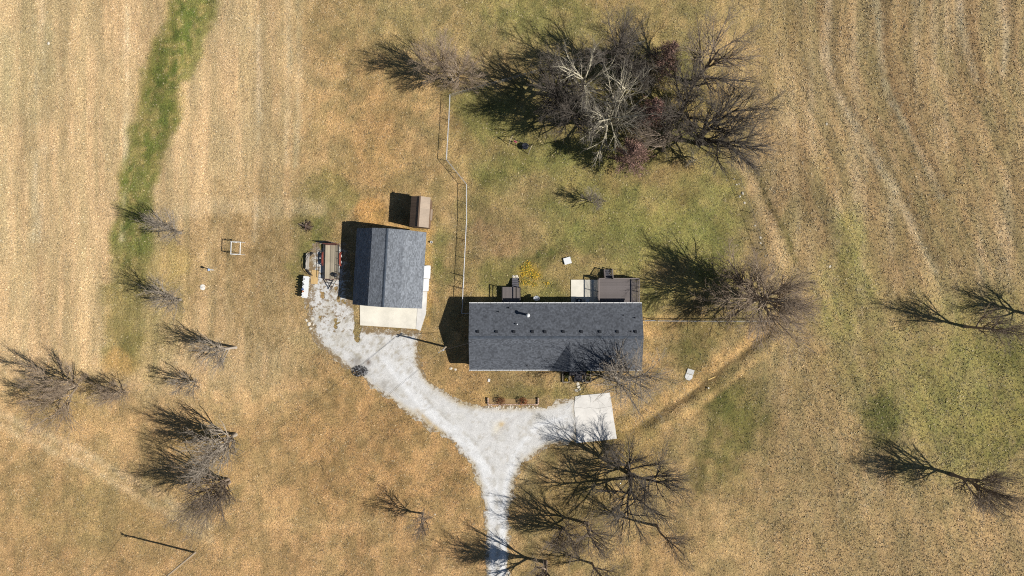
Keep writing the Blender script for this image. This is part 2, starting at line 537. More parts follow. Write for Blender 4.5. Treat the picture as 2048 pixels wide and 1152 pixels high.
DM = drive_mask(PX, PY)
CONC = [[(720, 606), (720.5, 650.5), (832, 658), (841, 661.5), (852, 627), (855, 583), (861, 531), (840, 531), (836, 606)],
        [(1150, 792), (1219.5, 785), (1233, 877), (1152, 885.5)], [(1142, 560), (1200, 560), (1200, 610), (1142, 610)]]
HARD = np.maximum.reduce([poly_sd(p, PX, PY) for p in CONC])
BLD = np.maximum(poly_sd([(945, 612), (1272, 612), (1272, 730), (945, 730)], PX, PY), poly_sd([(728, 470), (846, 478), (838, 604), (720, 596)], PX, PY))

# ---------------------------------------------------------------- ground: one sheet to the horizon
inner_x = np.linspace((PX0 - 1024) / S, (PX1 - 1024) / S, 390)
inner_y = np.linspace((576 - PY1) / S, (576 - PY0) / S, 236)
grow_f = np.cumsum(0.5 * 1.42 ** np.arange(24))
gx = np.concatenate([inner_x[0] - grow_f[::-1], inner_x, inner_x[-1] + grow_f])
gy = np.concatenate([inner_y[0] - grow_f[::-1], inner_y, inner_y[-1] + grow_f])
GX, GY = np.meshgrid(gx, gy)
gpx, gpy = GX * S + 1024, 576 - GY * S
gcol = sample(C, gpx, gpy)
fdist = np.maximum(np.maximum(PX0 - gpx, gpx - PX1), np.maximum(PY0 - gpy, gpy - PY1))
far = fdist > 40
fw = sst(0, 900, fdist)[..., None]
gcol = gcol * (1 - fw) + (lin((172, 144, 98)) / KLIT) * (0.8 + 0.4 * fbm(gpx, gpy, 700, 700, 505))[..., None] * fw
free = sst(6, 30, -np.maximum(np.maximum(sample(DM, gpx, gpy), sample(HARD, gpx, gpy)), sample(BLD, gpx, gpy)))
gz = ((fbm(gpx, gpy, 60, 60, 511, 3) - 0.5) * 0.10 + (fbm(gpx, gpy, 16, 16, 521, 2) - 0.5) * 0.07) * free
dd = pl_dist(DIAG, gpx, gpy)
side = (gpx - 1232) * (-220) - (gpy - 882) * 313          # >0 on one side of the bank line
gz += np.where(dd < 40, -0.30 * np.exp(-(dd / 9.0) ** 2), 0) * free
gz[far] = 0
ny, nx = GX.shape
V = np.stack([GX.ravel(), GY.ravel(), gz.ravel() - 0.012], 1)
ii = np.arange(ny * nx).reshape(ny, nx)
F = np.stack([ii[:-1, :-1].ravel(), ii[:-1, 1:].ravel(), ii[1:, 1:].ravel(), ii[1:, :-1].ravel()], 1)

m_ground, nt, b = new_mat('dry_turf')
at = node(nt, 'ShaderNodeAttribute', attribute_name='tint')
ge = node(nt, 'ShaderNodeNewGeometry')
pos = ge.outputs['Position']
f1 = rmap(nt, noise(nt, pos, 3.6, 3, 0.75), 0.3, 0.7, 0.68, 1.30)
f2 = rmap(nt, noise(nt, pos, 11.0, 1, 0.7), 0.3, 0.7, 0.72, 1.24)
cc = scale_col(nt, at.outputs['Color'], math_n(nt, 'MULTIPLY', f1, f2))
sp = rmap(nt, noise(nt, pos, 7.0, 0, 0.6), 0.60, 0.70, 0.0, 1.0)
cc = mixc(nt, math_n(nt, 'MULTIPLY', sp, 0.5), cc, alb(84, 66, 40))
nt.links.new(cc, b.inputs['Base Color'])
b.inputs['Roughness'].default_value = 0.95; b.inputs['Specular IOR Level'].default_value = 0.1
bump(nt, b, noise(nt, pos, 4.0, 2, 0.8), 0.8, 0.16)
ground = link('ground', np_mesh('ground', V, F, m_ground, gcol.reshape(-1, 3), True))
tag(ground, 'dry tan winter turf and hay field with green patches', 'ground', kind='structure')


def ground_z(x, y):
    px, py = x * S + 1024, 576 - y * S
    free = sst(6, 30, -np.maximum(np.maximum(sample(DM, px, py), sample(HARD, px, py)), sample(BLD, px, py)))
    z = ((fbm(px, py, 60, 60, 511, 3) - 0.5) * 0.10 + (fbm(px, py, 16, 16, 521, 2) - 0.5) * 0.07) * free
    dd = pl_dist(DIAG, px, py)
    return z + np.where(dd < 40, -0.30 * np.exp(-(dd / 9.0) ** 2), 0) * free - 0.012


def gz1(x, y):
    return float(ground_z(np.array([x]), np.array([y]))[0])


# ---------------------------------------------------------------- gravel drive, frayed edge by marching squares
def marching(mask_fn, x0, x1, y0, y1, step):
    X, Y = np.meshgrid(np.arange(x0, x1 + step, step), np.arange(y0, y1 + step, step))
    A = mask_fn(X, Y)
    vid = {}; vs = []; fs = []

    def vert(k, p):
        if k not in vid: vid[k] = len(vs); vs.append(p)
        return vid[k]
    for j in range(A.shape[0] - 1):
        row = A[j:j + 2]
        act = np.nonzero((row.max(0)[:-1] > 0) | (row.max(0)[1:] > 0))[0]
        for i in act:
            cs = ((j, i), (j, i + 1), (j + 1, i + 1), (j + 1, i))
            poly = []
            for q in range(4):
                a, b_ = cs[q], cs[(q + 1) % 4]
                va, vb = A[a], A[b_]
                if va > 0: poly.append(vert(('v',) + a, (X[a], Y[a])))
                if (va > 0) != (vb > 0):
                    t = va / (va - vb)
                    e = (a, b_) if a < b_ else (b_, a)
                    poly.append(vert(('e', e), (X[a] + t * (X[b_] - X[a]), Y[a] + t * (Y[b_] - Y[a]))))
            if len(poly) >= 3: fs.append(tuple(poly[::-1]))
    return np.array(vs), fs


dv, df = marching(drive_mask, 590, 1172, 470, 1430, 3.4)
m_grav, nt, b = new_mat('limestone_gravel')
ge = node(nt, 'ShaderNodeNewGeometry'); pos = ge.outputs['Position']
at = node(nt, 'ShaderNodeAttribute', attribute_name='tint')
f = math_n(nt, 'MULTIPLY', rmap(nt, noise(nt, pos, 9, 4, 0.7), 0.3, 0.7, 0.76, 1.14), rmap(nt, noise(nt, pos, 1.1, 5, 0.6), 0.3, 0.7, 0.88, 1.08))
cc = scale_col(nt, at.outputs['Color'], f)
dn = math_n(nt, 'ADD', noise(nt, pos, 1.6, 6, 0.8), math_n(nt, 'MULTIPLY', at.outputs['Alpha'], 0.30))
cc = mixc(nt, rmap(nt, dn, 0.70, 0.78, 0.0, 0.85), cc, alb(122, 98, 62))
nt.links.new(cc, b.inputs['Base Color']); b.inputs['Roughness'].default_value = 0.95; b.inputs['Specular IOR Level'].default_value = 0.15
bump(nt, b, noise(nt, pos, 12, 5, 0.75), 0.7, 0.05)
dpx, dpy = dv[:, 0], dv[:, 1]
dc = np.tile(lin((213, 210, 204)) / KLIT, (len(dv), 1))


def dlay(col, m):
    global dc
    m = np.clip(m, 0, 1)[:, None]; dc = dc * (1 - m) + (lin(col) / KLIT)[None] * m


nwm = sst(0, 1, (730 - dpy) / 130) * sst(0, 1, (860 - dpx) / 130)
dlay((206, 201, 190), nwm * sst(0.42, 0.68, fbm(dpx, dpy, 16, 20, 601, 4)) * 0.9)
dlay((196, 192, 182), sst(0.55, 0.75, fbm(dpx, dpy, 40, 30, 615, 3)) * 0.5)
dlay((160, 150, 128), sst(0.55, 0.72, fbm(dpx, dpy, 9, 9, 617, 4, .8)) * sst(0, 1, (820 - dpy) / 120) * 0.7)
sdd = poly_sd(DRIVE, dpx, dpy)
dlay((190, 168, 122), (1 - sst(2, 16, sdd)) * fbm(dpx, dpy, 12, 12, 621, 3) * 1.1)
dlay((200, 170, 112), np.exp(-(np.hypot((dpx - 1003) / 7, (dpy - 849) / 6)) ** 2) * 0.9)
dlay((226, 216, 194), np.exp(-(np.hypot((dpx - 994) / 9, (dpy - 858) / 10)) ** 2) * 0.8)
dlay((190, 164, 118), np.exp(-(pl_dist([(833, 820), (848, 835), (862, 848), (885, 866)], dpx, dpy) / 4) ** 2) * fbm(dpx, dpy, 8, 8, 631, 2) * 1.4)
dlay((176, 170, 160), np.exp(-(np.hypot((dpx - 770) / 22, (dpy - 772) / 15)) ** 2) * 0.8 * fbm(dpx, dpy, 7, 7, 641, 2) * 1.6)
for pts in ([(985, 1400), (984, 1100), (982, 1000), (965, 930), (905, 868), (830, 800), (770, 720)], [(1008, 1400), (1007, 1080), (1008, 980), (1030, 905), (1075, 850), (1130, 835)],
            [(1004, 1400), (1003, 1060), (990, 960), (930, 870), (860, 815), (800, 740)]):
    dlay((230, 229, 226), np.exp(-(pl_dist(pts, dpx, dpy) / 6) ** 2) * 0.8)
dlay((184, 178, 166), np.exp(-(pl_dist([(996, 1400), (995, 1090), (994, 1000), (985, 930), (945, 880), (885, 830), (830, 775)], dpx, dpy) / 4) ** 2) * sst(.35, .6, fbm(dpx, dpy, 9, 14, 681, 3)) * .75)
dlay((176, 166, 148), sst(0.56, 0.72, fbm(dpx, dpy, 13, 13, 691, 4, .75)) * 0.45)
dlay((196, 190, 184), np.exp(-((pl_dist([(985, 880), (1010, 850), (1040, 830)], dpx, dpy)) / 2.5) ** 2) * 0.6)
# ash and char where rubbish was burnt
ash = np.exp(-(np.hypot((dpx - 719) / 17, (dpy - 742) / 11)) ** 4)
dlay((58, 55, 56), ash * (0.75 + 0.5 * fbm(dpx, dpy, 7, 7, 651, 2)))
dlay((96, 76, 58), np.exp(-(np.hypot((dpx - 737) / 5, (dpy - 725) / 6)) ** 2) * 0.9)
dlay((120, 112, 104), np.exp(-(np.hypot((dpx - 712) / 12, (dpy - 722) / 8)) ** 2) * 0.6)
dirt = np.clip(nwm * 0.40 + 0.85 * (1 - sst(0, 18, sdd)) + 0.3 * sst(0, 1, (800 - dpy) / 100), 0, 1)
me = bpy.data.meshes.new('gravel_drive')
wv = np.stack([(dpx - 1024) / S, (576 - dpy) / S, 0.012 + 0.03 * sst(1, 20, sdd) + 0.02 * (fbm(dpx, dpy, 20, 20, 661, 3) - .5)], 1)
me.from_pydata(wv.tolist(), [], df)
a = me.color_attributes.new('tint', 'FLOAT_COLOR', 'POINT')
a.data.foreach_set('color', np.concatenate([dc, dirt[:, None]], 1).astype(np.float32).ravel())
me.materials.append(m_grav); me.shade_smooth()
drive = link('gravel_drive', me)
tag(drive, 'pale crushed limestone gravel drive forking in front of the house', 'driveway', kind='structure')

# loose stones of the drive, too small to count
r = np.random.default_rng(70)
n = 26000
sx, sy = r.uniform(600, 1165, n), r.uniform(480, 1180, n)
keep = drive_mask(sx, sy) > -3.5; sx, sy = sx[keep], sy[keep]; n = len(sx)
cx, cy = (sx - 1024) / S, (576 - sy) / S
sz = r.uniform(0.02, 0.055, n) * np.where(r.random(n) > 0.96, 1.7, 1)
ang = r.uniform(0, 2 * np.pi, n)
tri = np.stack([np.stack([cx + sz * np.cos(ang + k * 2.09), cy + sz * np.sin(ang + k * 2.09) * .8, np.full(n, 0.02)], 1) for k in range(3)] +
               [np.stack([cx, cy, 0.05 + sz * 0.6], 1)], 1)
V = tri.reshape(-1, 3); base = np.arange(n)[:, None] * 4
F = np.concatenate([base + np.array([[0, 1, 3]]), base + np.array([[1, 2, 3]]), base + np.array([[2, 0, 3]])])
sc_col = np.repeat((lin((200, 200, 200)) / KLIT)[None] * r.uniform(0.45, 1.25, n)[:, None], 4, 0)
m_tint, nt, b = new_mat('loose_stone')
at = node(nt, 'ShaderNodeAttribute', attribute_name='tint'); nt.links.new(at.outputs['Color'], b.inputs['Base Color']); b.inputs['Roughness'].default_value = 0.9
tag(link('gravel', np_mesh('gravel', V, F, m_tint, sc_col)), 'loose limestone chips scattered over the gravel drive', 'gravel', kind='stuff')

# ---------------------------------------------------------------- grass: tufts of dry and green blades
r = np.random.default_rng(5)
n = 235000
tx, ty = r.uniform(-120, 2170, n), r.uniform(-110, 1265, n)
hard = np.maximum(np.maximum(sample(DM, tx, ty) + 3, sample(HARD, tx, ty) + 1.5), sample(BLD, tx, ty))
hard = np.maximum(hard, np.where(np.hypot((tx - 719) / 17, (ty - 742) / 11) < 1, 1, -1))
pd = 0.86 + 0.10 * fbm(tx, ty, 22, 26, 701, 3)
keep = (hard < 0) & (r.random(n) < pd); tx, ty = tx[keep], ty[keep]; n = len(tx)
x, y = (tx - 1024) / S, (576 - ty) / S
z = ground_z(x, y)
tc = sample(C, tx, ty) * (0.66 + 0.80 * r.random(n) ** 1.2)[:, None]
tc *= 1 + r.normal(0, 1, n)[:, None] * np.array([0.05, 0.0, -0.08])
pale = r.random(n) < 0.10; tc[pale] = tc[pale] * 0.45 + 0.55 * lin((214, 192, 148)) / KLIT * r.uniform(.7, 1.15, pale.sum())[:, None]
tl = tc @ np.array([0.3, 0.6, 0.1]); tc = tl[:, None] + (tc - tl[:, None]) * 0.90
tc = np.clip(tc, 0.005, 0.75)
size = r.uniform(0.07, 0.17, n) * (1 + 0.3 * sst(1450, 1600, tx)) * (0.8 + 0.5 * fbm(tx, ty, 30, 30, 711, 2))
vs = []; cs = []
for k in range(3):
    az = r.uniform(0, 2 * np.pi, n); w = size * r.uniform(0.22, 0.42, n); L = size * r.uniform(0.6, 1.25, n); hz = size * r.uniform(0.35, 0.85, n)
    ca, sa = np.cos(az), np.sin(az)
    ox, oy = r.normal(0, 0.03, n), r.normal(0, 0.03, n)
    vs.append(np.stack([np.stack([x + ox - sa * w, y + oy + ca * w, z], 1), np.stack([x + ox + sa * w, y + oy - ca * w, z], 1),
                        np.stack([x + ox + ca * L, y + oy + sa * L, z + hz], 1)], 1))
    cs.append(np.repeat((tc * r.uniform(0.85, 1.15, n)[:, None])[:, None], 3, 1))
V = np.concatenate(vs).reshape(-1, 3); cl = np.concatenate(cs).reshape(-1, 3)
F = np.arange(len(V)).reshape(-1, 3)
m_grass, nt, b = new_mat('grass_blades')
at = node(nt, 'ShaderNodeAttribute', attribute_name='tint'); nt.links.new(at.outputs['Color'], b.inputs['Base Color'])
b.inputs['Roughness'].default_value = 0.8; b.inputs['Specular IOR Level'].default_value = 0.15
tag(link('grass', np_mesh('grass', V, F, m_grass, cl)), 'short dry winter grass with green tufts covering the fields and yard', 'grass', kind='stuff')


# ================================================================ concrete
m_conc = M('pale_concrete', alb(222, 215, 198), 0.9, 0.16, 0.6, bmp=0.004, rnd=0.03)
m_conc2 = M('white_concrete', alb(218, 213, 204), 0.9, 0.16, 0.7, bmp=0.004, rnd=0.03)


def px_poly(pts): return [G(*p) for p in pts]


pad = tag(bpy.data.objects.new('garage_apron', None), 'cream concrete apron and walk beside the garage', 'concrete pad', kind='structure'); COL.objects.link(pad)
for pts, mm in (([(720, 600), (720.5, 650.5), (831.4, 657.8), (835.5, 606)], m_conc), ([(836, 606), (832, 657.8), (841, 661.5), (852, 627), (854.6, 583.5), (840, 583)], m_conc2),
                ([(840, 582.5), (855, 583), (858.5, 558), (842, 557)], m_conc2), ([(842, 556.4), (858.6, 557.4), (861, 531), (844, 530)], m_conc2)):
    MB().prism(px_poly(pts)[::-1], -0.05, 0.075).build('slab', mm, pad)
pk = tag(bpy.data.objects.new('parking_pad', None), 'cracked white concrete parking pad at the end of the drive', 'concrete pad', kind='structure'); COL.objects.link(pk)
cr1 = [(1148, 816), (1158, 814.5), (1168, 816.5), (1180, 815), (1196, 817), (1209, 814.5), (1224, 812)]
cr2 = [(1196, 817), (1199, 823), (1205, 828), (1207, 836), (1209, 848)]


def off(pts, dx, dy): return [(x + dx, y + dy) for x, y in pts]


pieces = [[(1150.5, 793), (1162, 790.5), (1180, 789), (1200, 787), (1219.5, 785), (1224, 812)] + off(cr1[::-1], 0, -.15)[1:-1] + [(1148, 815.8)],
          [(1148, 816.2)] + off(cr1[1:5], 0, .15) + off(cr2[1:], -.15, 0) + [(1211, 880), (1190, 882), (1172, 884), (1152.5, 886), (1153, 868), (1151, 850), (1150.5, 835)],
          off(cr1[4:], .2, .2) + [(1227, 836), (1231, 860), (1233.5, 877), (1211.3, 879.8)] + off(cr2[::-1], .15, 0)[:-1]]
for q in pieces: MB().prism(px_poly(q)[::-1], -0.05, 0.07).build('slab', m_conc2, pk)
tag(MB().prism(px_poly([(1142, 559.5), (1197, 559.5), (1197, 608), (1142, 608)])[::-1], -0.05, 0.085).build('patio_slab', m_conc), 'concrete patio slab beside the big rear deck', 'concrete pad', kind='structure')

# ================================================================ house
m_shin = M('slate_shingle', alb(88, 91, 96), 0.9, 0.14, 0.6, island=0.32, rnd=0.0, spec=0.2)
m_shin_g = M('grey_shingle', alb(118, 122, 127), 0.9, 0.14, 0.8, island=0.30, rnd=0.0, spec=0.2)
m_under = M('roof_felt', alb(48, 52, 58), 0.9)
m_white = M('white_vinyl', alb(226, 226, 222), 0.5, 0.05)
m_gut = M('white_gutter', alb(222, 222, 220), 0.45, 0.05)
m_dark = M('dark_metal', alb(42, 44, 48), 0.5)
m_siding = M('tan_siding', alb(196, 188, 172), 0.7, 0.06)
m_glass = M('window_glass', (0.02, 0.025, 0.03), 0.06, 0.0, spec=0.6)
m_door = M('door_paint', alb(120, 60, 50), 0.5)
m_found = M('grey_block', alb(150, 148, 142), 0.9)


def shingle_slope(O, U, Vv, lu, lv, ur=None, expo=0.14, tab=0.24, seed=1):
    """overlapping tabs on a roof plane; O eave corner, U along the eave, Vv up the slope"""
    rg = random.Random(seed)
    O, U, Vv = Vector(O), Vector(U).normalized(), Vector(Vv).normalized(); N = U.cross(Vv).normalized()
    mb = MB(); k = 0; nrow = int(lv / expo)
    for k in range(nrow + 1):
        v0 = k * expo; v1 = min(v0 + expo * 1.12, lv)
        if v1 - v0 < 0.02: continue
        a, b_ = (0, lu) if ur is None else ur(v0 / lv)
        u = a - rg.random() * tab
        while u < b_:
            w = tab * rg.uniform(0.75, 1.25); e0, e1 = max(u, a), min(u + w - 0.006, b_); u += w
            if e1 - e0 < 0.03: continue
            h0, h1 = 0.030 + rg.uniform(0, 0.012), 0.012
            p = [O + U * e0 + Vv * v0 + N * h0, O + U * e1 + Vv * v0 + N * h0, O + U * e1 + Vv * v1 + N * h1, O + U * e0 + Vv * v1 + N * h1,
                 O + U * e0 + Vv * v0, O + U * e1 + Vv * v0]
            mb.raw(p, [(0, 1, 2, 3), (4, 5, 1, 0)])
    return mb


HX0, HX1, HYS, HYN, HYR, HE, HR = -5.80, 17.62, -11.10, -2.10, -6.60, 2.78, 4.12
house = thing('ranch_house', 'long ranch house with dark grey shingle roof and white gutters', 'house', ((HX0 + HX1) / 2, HYR, 0))
hc = house.location


def HL(x, y, z): return (x - hc.x, y - hc.y, z)


wx0, wx1, wy0, wy1 = HX0 + .28, HX1 - .28, HYS + .3, HYN - .3
zg = lambda y: HR - 0.12 - (HR - HE) * abs(y - HYR) / (HYN - HYR)
for nm, (x0, x1, y0, y1) in (('wall', (wx0, wx1, wy0, wy0 + .15)), ('wall', (wx0, wx1, wy1 - .15, wy1))):
    mb = MB(); a = HL(x0, y0, 0); c_ = HL(x1, y1, 0); mb.bbox(a[0], c_[0], a[1], c_[1], 0.45, zg(wy0) - .02); mb.build(nm, m_siding, house)
    # lapped siding boards
    for k in range(11):
        s_ = -1 if y0 == wy0 else 1
        yy = (a[1] - .012) if s_ < 0 else (c_[1] + .012)
        MB().box(((a[0] + c_[0]) / 2, yy, 0.55 + k * 0.19), (x1 - x0 - .02, .02, .18), rx=0.06 * s_).build('siding_board', m_siding, house)
for x in (wx0, wx1 - .15):
    ys = [wy0 + .155, wy1 - .155]
    p = [HL(x, ys[0], .45), HL(x, ys[1], .45), HL(x, ys[1], zg(ys[1]) - .03), HL(x, HYR, zg(HYR) - .03), HL(x, ys[0], zg(ys[0]) - .03)]
    q = [(a + .15, b_, c_) for a, b_, c_ in p]
    MB().raw(p + q, [(0, 1, 2, 3, 4), (9, 8, 7, 6, 5)] + [(i, 5 + i, 5 + (i + 1) % 5, (i + 1) % 5) for i in range(5)]).build('gable_wall', m_siding, house)
a, c_ = HL(wx0 + .02, wy0 + .02, 0), HL(wx1 - .02, wy1 - .02, 0)
MB().bbox(a[0], c_[0], a[1], c_[1], -0.1, 0.449).build('foundation', m_found, house)
roofs = []
sl = math.hypot(HYN - HYR, HR - HE)
for s_, y_e in ((1, HYS), (-1, HYN)):
    e = [Vector(HL(HX0, y_e, HE)), Vector(HL(HX1, y_e, HE)), Vector(HL(HX1, HYR, HR)), Vector(HL(HX0, HYR, HR))]
    dn = Vector((0, 0, -.09))
    mb = MB(); p = e + [q + dn for q in e]
    mb.raw(p, [(0, 1, 2, 3), (7, 6, 5, 4), (0, 4, 5, 1), (1, 5, 6, 2), (3, 7, 4, 0)])
    rf = mb.build('roof', m_under, house)
    O = e[0] if s_ > 0 else e[1]; U = (e[1] - e[0]) * s_; Vv = (e[3] - e[0])
    sh = shingle_slope(O, U, Vv, HX1 - HX0, sl, seed=3 + s_).build('shingles', m_shin, rf); sh['kind'] = 'stuff'
    # gutter with hidden hangers
    g = MB(); yy = y_e - .07 * s_; x0, x1 = HX0 - .02, HX1 + .02
    p0 = HL(x0, yy, HE - .06); 
    for dy, w, z0, z1 in ((-.065, .012, -.05, .05), (.065, .012, -.05, .06), (0, .13, -.06, -.048)):
        g.bbox(x0 - hc.x, x1 - hc.x, yy - hc.y + dy - w / 2, yy - hc.y + dy + w / 2, HE - .05 + z0, HE - .05 + z1)
    for k in range(27):
        xx = x0 + .3 + k * .88
        g.bbox(xx - hc.x, xx - hc.x + .05, yy - hc.y - .058, yy - hc.y + .058, HE - .02, HE - .008)
    g.build('gutter', m_gut, house)
    roofs.append(rf)
mb = MB()
for k in range(78):
    x = HX0 + k * .30
    for s_ in (-1, 1):
        p = [HL(x, HYR, HR + .055), HL(min(x + .31, HX1), HYR, HR + .05), HL(min(x + .31, HX1), HYR + s_ * .17, HR - .02), HL(x, HYR + s_ * .17, HR - .014)]
        mb.raw(p, [(0, 1, 2, 3)] if s_ < 0 else [(3, 2, 1, 0)])
mb.build('ridge_cap', M('ridge_shingle', alb(70, 76, 84), 0.9, 0.15, 2, island=0.2), house)
# cross gable over the front door
CX, CYR, CZ, CW = 7.78, -7.04, 3.98, 2.62
for s_ in (-1, 1):
    p = [Vector(HL(CX, CYR, CZ)), Vector(HL(CX, HYS - .12, CZ)), Vector(HL(CX + s_ * CW, HYS - .12, HE - .02)), Vector(HL(CX + s_ * CW, HYS + .1, HE + .02))]
    dn = Vector((0, 0, -.07)); mb = MB()
    mb.raw(p + [q + dn for q in p], [(0, 1, 2, 3), (7, 6, 5, 4), (1, 5, 6, 2)] if s_ < 0 else [(3, 2, 1, 0), (4, 5, 6, 7), (2, 6, 5, 1)])
    rf = mb.build('entry_gable_roof', m_under, house)
    Vv = Vector((-s_ * CW, 0, CZ - HE)); lv = Vv.length
    Lr = CYR - HYS + .12
    if s_ < 0:
        O = p[2] + Vector((0, Lr, 0)); U = Vector((0, -1, 0))
        shm = shingle_slope(O, U, Vv, Lr, lv, ur=lambda t: (Lr * (1 - t) * 0.97 + .02, Lr), seed=11)
    else:
        O = p[2]; U = Vector((0, 1, 0))
        shm = shingle_slope(O, U, Vv, Lr, lv, ur=lambda t: (0, Lr * (.03 + t * .97)), seed=12)
    sh = shm.build('shingles', m_shin, rf); sh['kind'] = 'stuff'
p = [HL(CX - CW + .3, wy0 - .004, zg(wy0)), HL(CX + CW - .3, wy0 - .004, zg(wy0)), HL(CX, wy0 - .004, CZ - .12)]
q = [(a, b_ + .12, c_) for a, b_, c_ in p]
MB().raw(p + q, [(0, 1, 2), (5, 4, 3), (0, 3, 4, 1), (1, 4, 5, 2), (2, 5, 3, 0)]).build('gable_wall', m_siding, house)
# roof furniture


def roof_z(y): return HR - (HR - HE) * abs(y - HYR) / (HYN - HYR)


def on_roof(px, py):
    h = 3.6
    for _ in range(4):
        x, y = G(px, py, h); h = roof_z(y)
    return x, y, h


pitch = math.atan2(HR - HE, HYN - HYR)
bv = MB().box((0, 0, .04), (.38, .38, .03)).box((0, -.02, .11), (.28, .26, .12)).box((0, -.03, .18), (.31, .30, .02)).mesh('roof_vent', m_dark)
for px in (955.8, 993, 1028, 1065, 1090, 1126.7, 1163, 1200, 1234.7, 1271.4):
    x, y, z = on_roof(px, 663.5); link('roof_vent', bv, house, HL(x, y, z + .01), (-pitch, 0, 0))
pv = MB().lathe([(.13, .0), (.12, .03), (.055, .06), (.05, .30), (.04, .30)], 12).mesh('vent_pipe', m_dark)
for px, py in ((1018, 615.6), (997.5, 623.6), (1246.7, 630.8), (1270, 635.8), (1262, 663), (1235, 710), (1054.7, 730.6)):
    x, y, z = on_roof(px, py); link('vent_pipe', pv, house, HL(x, y, z + .01))
m_galv = M('galvanised', alb(205, 208, 210), 0.4, 0.08, metal=0.3)
x, y, z = on_roof(1055.5, 630)
fl = MB().lathe([(.24, 0), (.22, .06), (.15, .10), (.15, 1.15), (.14, 1.15)], 18).build('chimney_flue', M('flue_metal', alb(120, 124, 128), .5, metal=.3), house, True, HL(x, y, z))
MB().lathe([(.12, 1.10), (.26, 1.24), (.27, 1.30), (.06, 1.42), (.01, 1.43)], 18).build('flue_cap', m_white, fl, True)
x, y, z = on_roof(1034, 648.5)
MB().lathe([(.14, 0), (.06, .06), (.05, .28), (.09, .30), (.09, .34), (.02, .36)], 12).build('vent_pipe', m_galv, house, True, HL(x, y, z + .01))
# windows and doors


def window(x, y, z, w, h, s_):
    f_ = MB()
    for a, b_, cw, ch in ((0, h / 2, w + .12, .09), (0, -h / 2, w + .12, .09), (-w / 2, 0, .09, h - .1), (w / 2, 0, .09, h - .1), (0, 0, w - .1, .05)):
        f_.box((a, 0, b_), (cw, .07, ch))
    o = f_.build('window', m_white, house, False, HL(x, y + s_ * .06, z))
    MB().box((0, -s_ * .02, 0), (w - .09, .02, h - .09)).build('pane', m_glass, o)


for x in (-3.5, 0.6, 3.6, 11.6, 15.2): window(x, wy0, 1.65, 1.1, 1.3, -1)
for x in (-3.2, 5.6, 9.2): window(x, wy1, 1.75, .95, 1.0, 1)


def door(x, y, z0, w, s_, mt):
    o = MB().box((0, 0, 1.02), (w, .06, 2.02)).build('door', mt, house, False, HL(x, y + s_ * .06, z0))
    MB().tube((w / 2 - .1, s_ * .03, 1.0), (w / 2 - .1, s_ * .1, 1.0), .03, .03, 10).build('handle', m_galv, o)
    MB().box((0, -s_ * .008, 2.10), (w + .2, .05, .1)).box((-w / 2 - .05, -s_ * .008, 1.02), (.1, .05, 2.06)).box((w / 2 + .05, -s_ * .008, 1.02), (.1, .05, 2.06)).build('door_frame', m_white, o)


door(8.1, wy0, .52, .95, -1, m_door); door(-.1, wy1, .52, .9, 1, m_white); door(14.2, wy1, .52, 1.75, 1, m_white)

# ================================================================ decks and steps
m_comp = M('grey_decking', alb(112, 104, 101), 0.75, 0.14, 2.0, stretch=(.4, 6, 6), rnd=.10)
m_rail = M('taupe_rail', alb(124, 114, 108), 0.7, 0.1)
m_balu = M('dark_baluster', alb(60, 55, 52), 0.6, 0.1)
m_step = M('dark_step', alb(92, 90, 94), 0.75, 0.12, rnd=.08)


def railing(root, p0, p1, z, hgt=0.95, bal=True, posts=2, mt=None):
    mt = mt or m_rail
    p0, p1 = Vector((p0[0], p0[1], 0)), Vector((p1[0], p1[1], 0)); L = (p1 - p0).length; t = (p1 - p0) / L
    z0 = z if isinstance(z, tuple) else (z, z)
    Z = lambda s: z0[0] + (z0[1] - z0[0]) * s
    MB().beam(p0 + Vector((0, 0, Z(0) + hgt)), p1 + Vector((0, 0, Z(1) + hgt)), .13, .045).build('top_rail', mt, root)
    for k in range(posts):
        q = p0 + t * (.06 + (L - .12) * k / max(1, posts - 1))
        s = (q - p0).length / L
        MB().bbox(q.x - .045, q.x + .045, q.y - .045, q.y + .045, min(0.0, Z(s)) if z0[0] == z0[1] else 0, Z(s) + hgt - .024).build('post', mt, root)
    if bal:
        MB().beam(p0 + Vector((0, 0, Z(0) + .12)), p1 + Vector((0, 0, Z(1) + .12)), .05, .06).build('bottom_rail', mt, root)
        nb = int(L / .125); me = MB().bbox(-.019, .019, -.019, .019, .15, hgt - .024).mesh('baluster', m_balu)
        for k in range(1, nb):
            s = k / nb; q = p0 + t * (L * s)
            link('baluster', me, root, (q.x, q.y, Z(s)))
    else:
        MB().beam(p0 + Vector((0, 0, Z(0) + .5)), p1 + Vector((0, 0, Z(1) + .5)), .05, .09).build('mid_rail', mt, root)


# big rear deck
DZ = 0.85
dx0, dyn = G(1195.6, 557, DZ); dx1, _ = G(1276.7, 557, DZ); dys = wy1 + .04
deck = thing('rear_deck', 'large grey board deck with baluster railings at the back of the house', 'deck', ((dx0 + dx1) / 2, dyn, 0))
dcx, dcy = deck.location.x, deck.location.y
nb = 25; bw = (dyn - dys) / nb
bm_ = MB().box((0, 0, -.014), (dx1 - dx0 - .30, bw - .016, .028)).mesh('deck_board', m_comp)
for k in range(nb): link('deck_board', bm_, deck, (0, -(k + .5) * bw, DZ))
for x in (dx0 + .07, dx1 - .07): MB().bbox(x - dcx - .07, x - dcx + .07, dys - dcy, 0, DZ - .03, DZ + .004).build('border_board', m_rail, deck)
for y in (0, dys - dcy + .05): MB().bbox(dx0 - dcx + .02, dx1 - dcx - .02, y - .045, y - .005, DZ - .26, DZ - .032).build('joist', m_balu, deck)
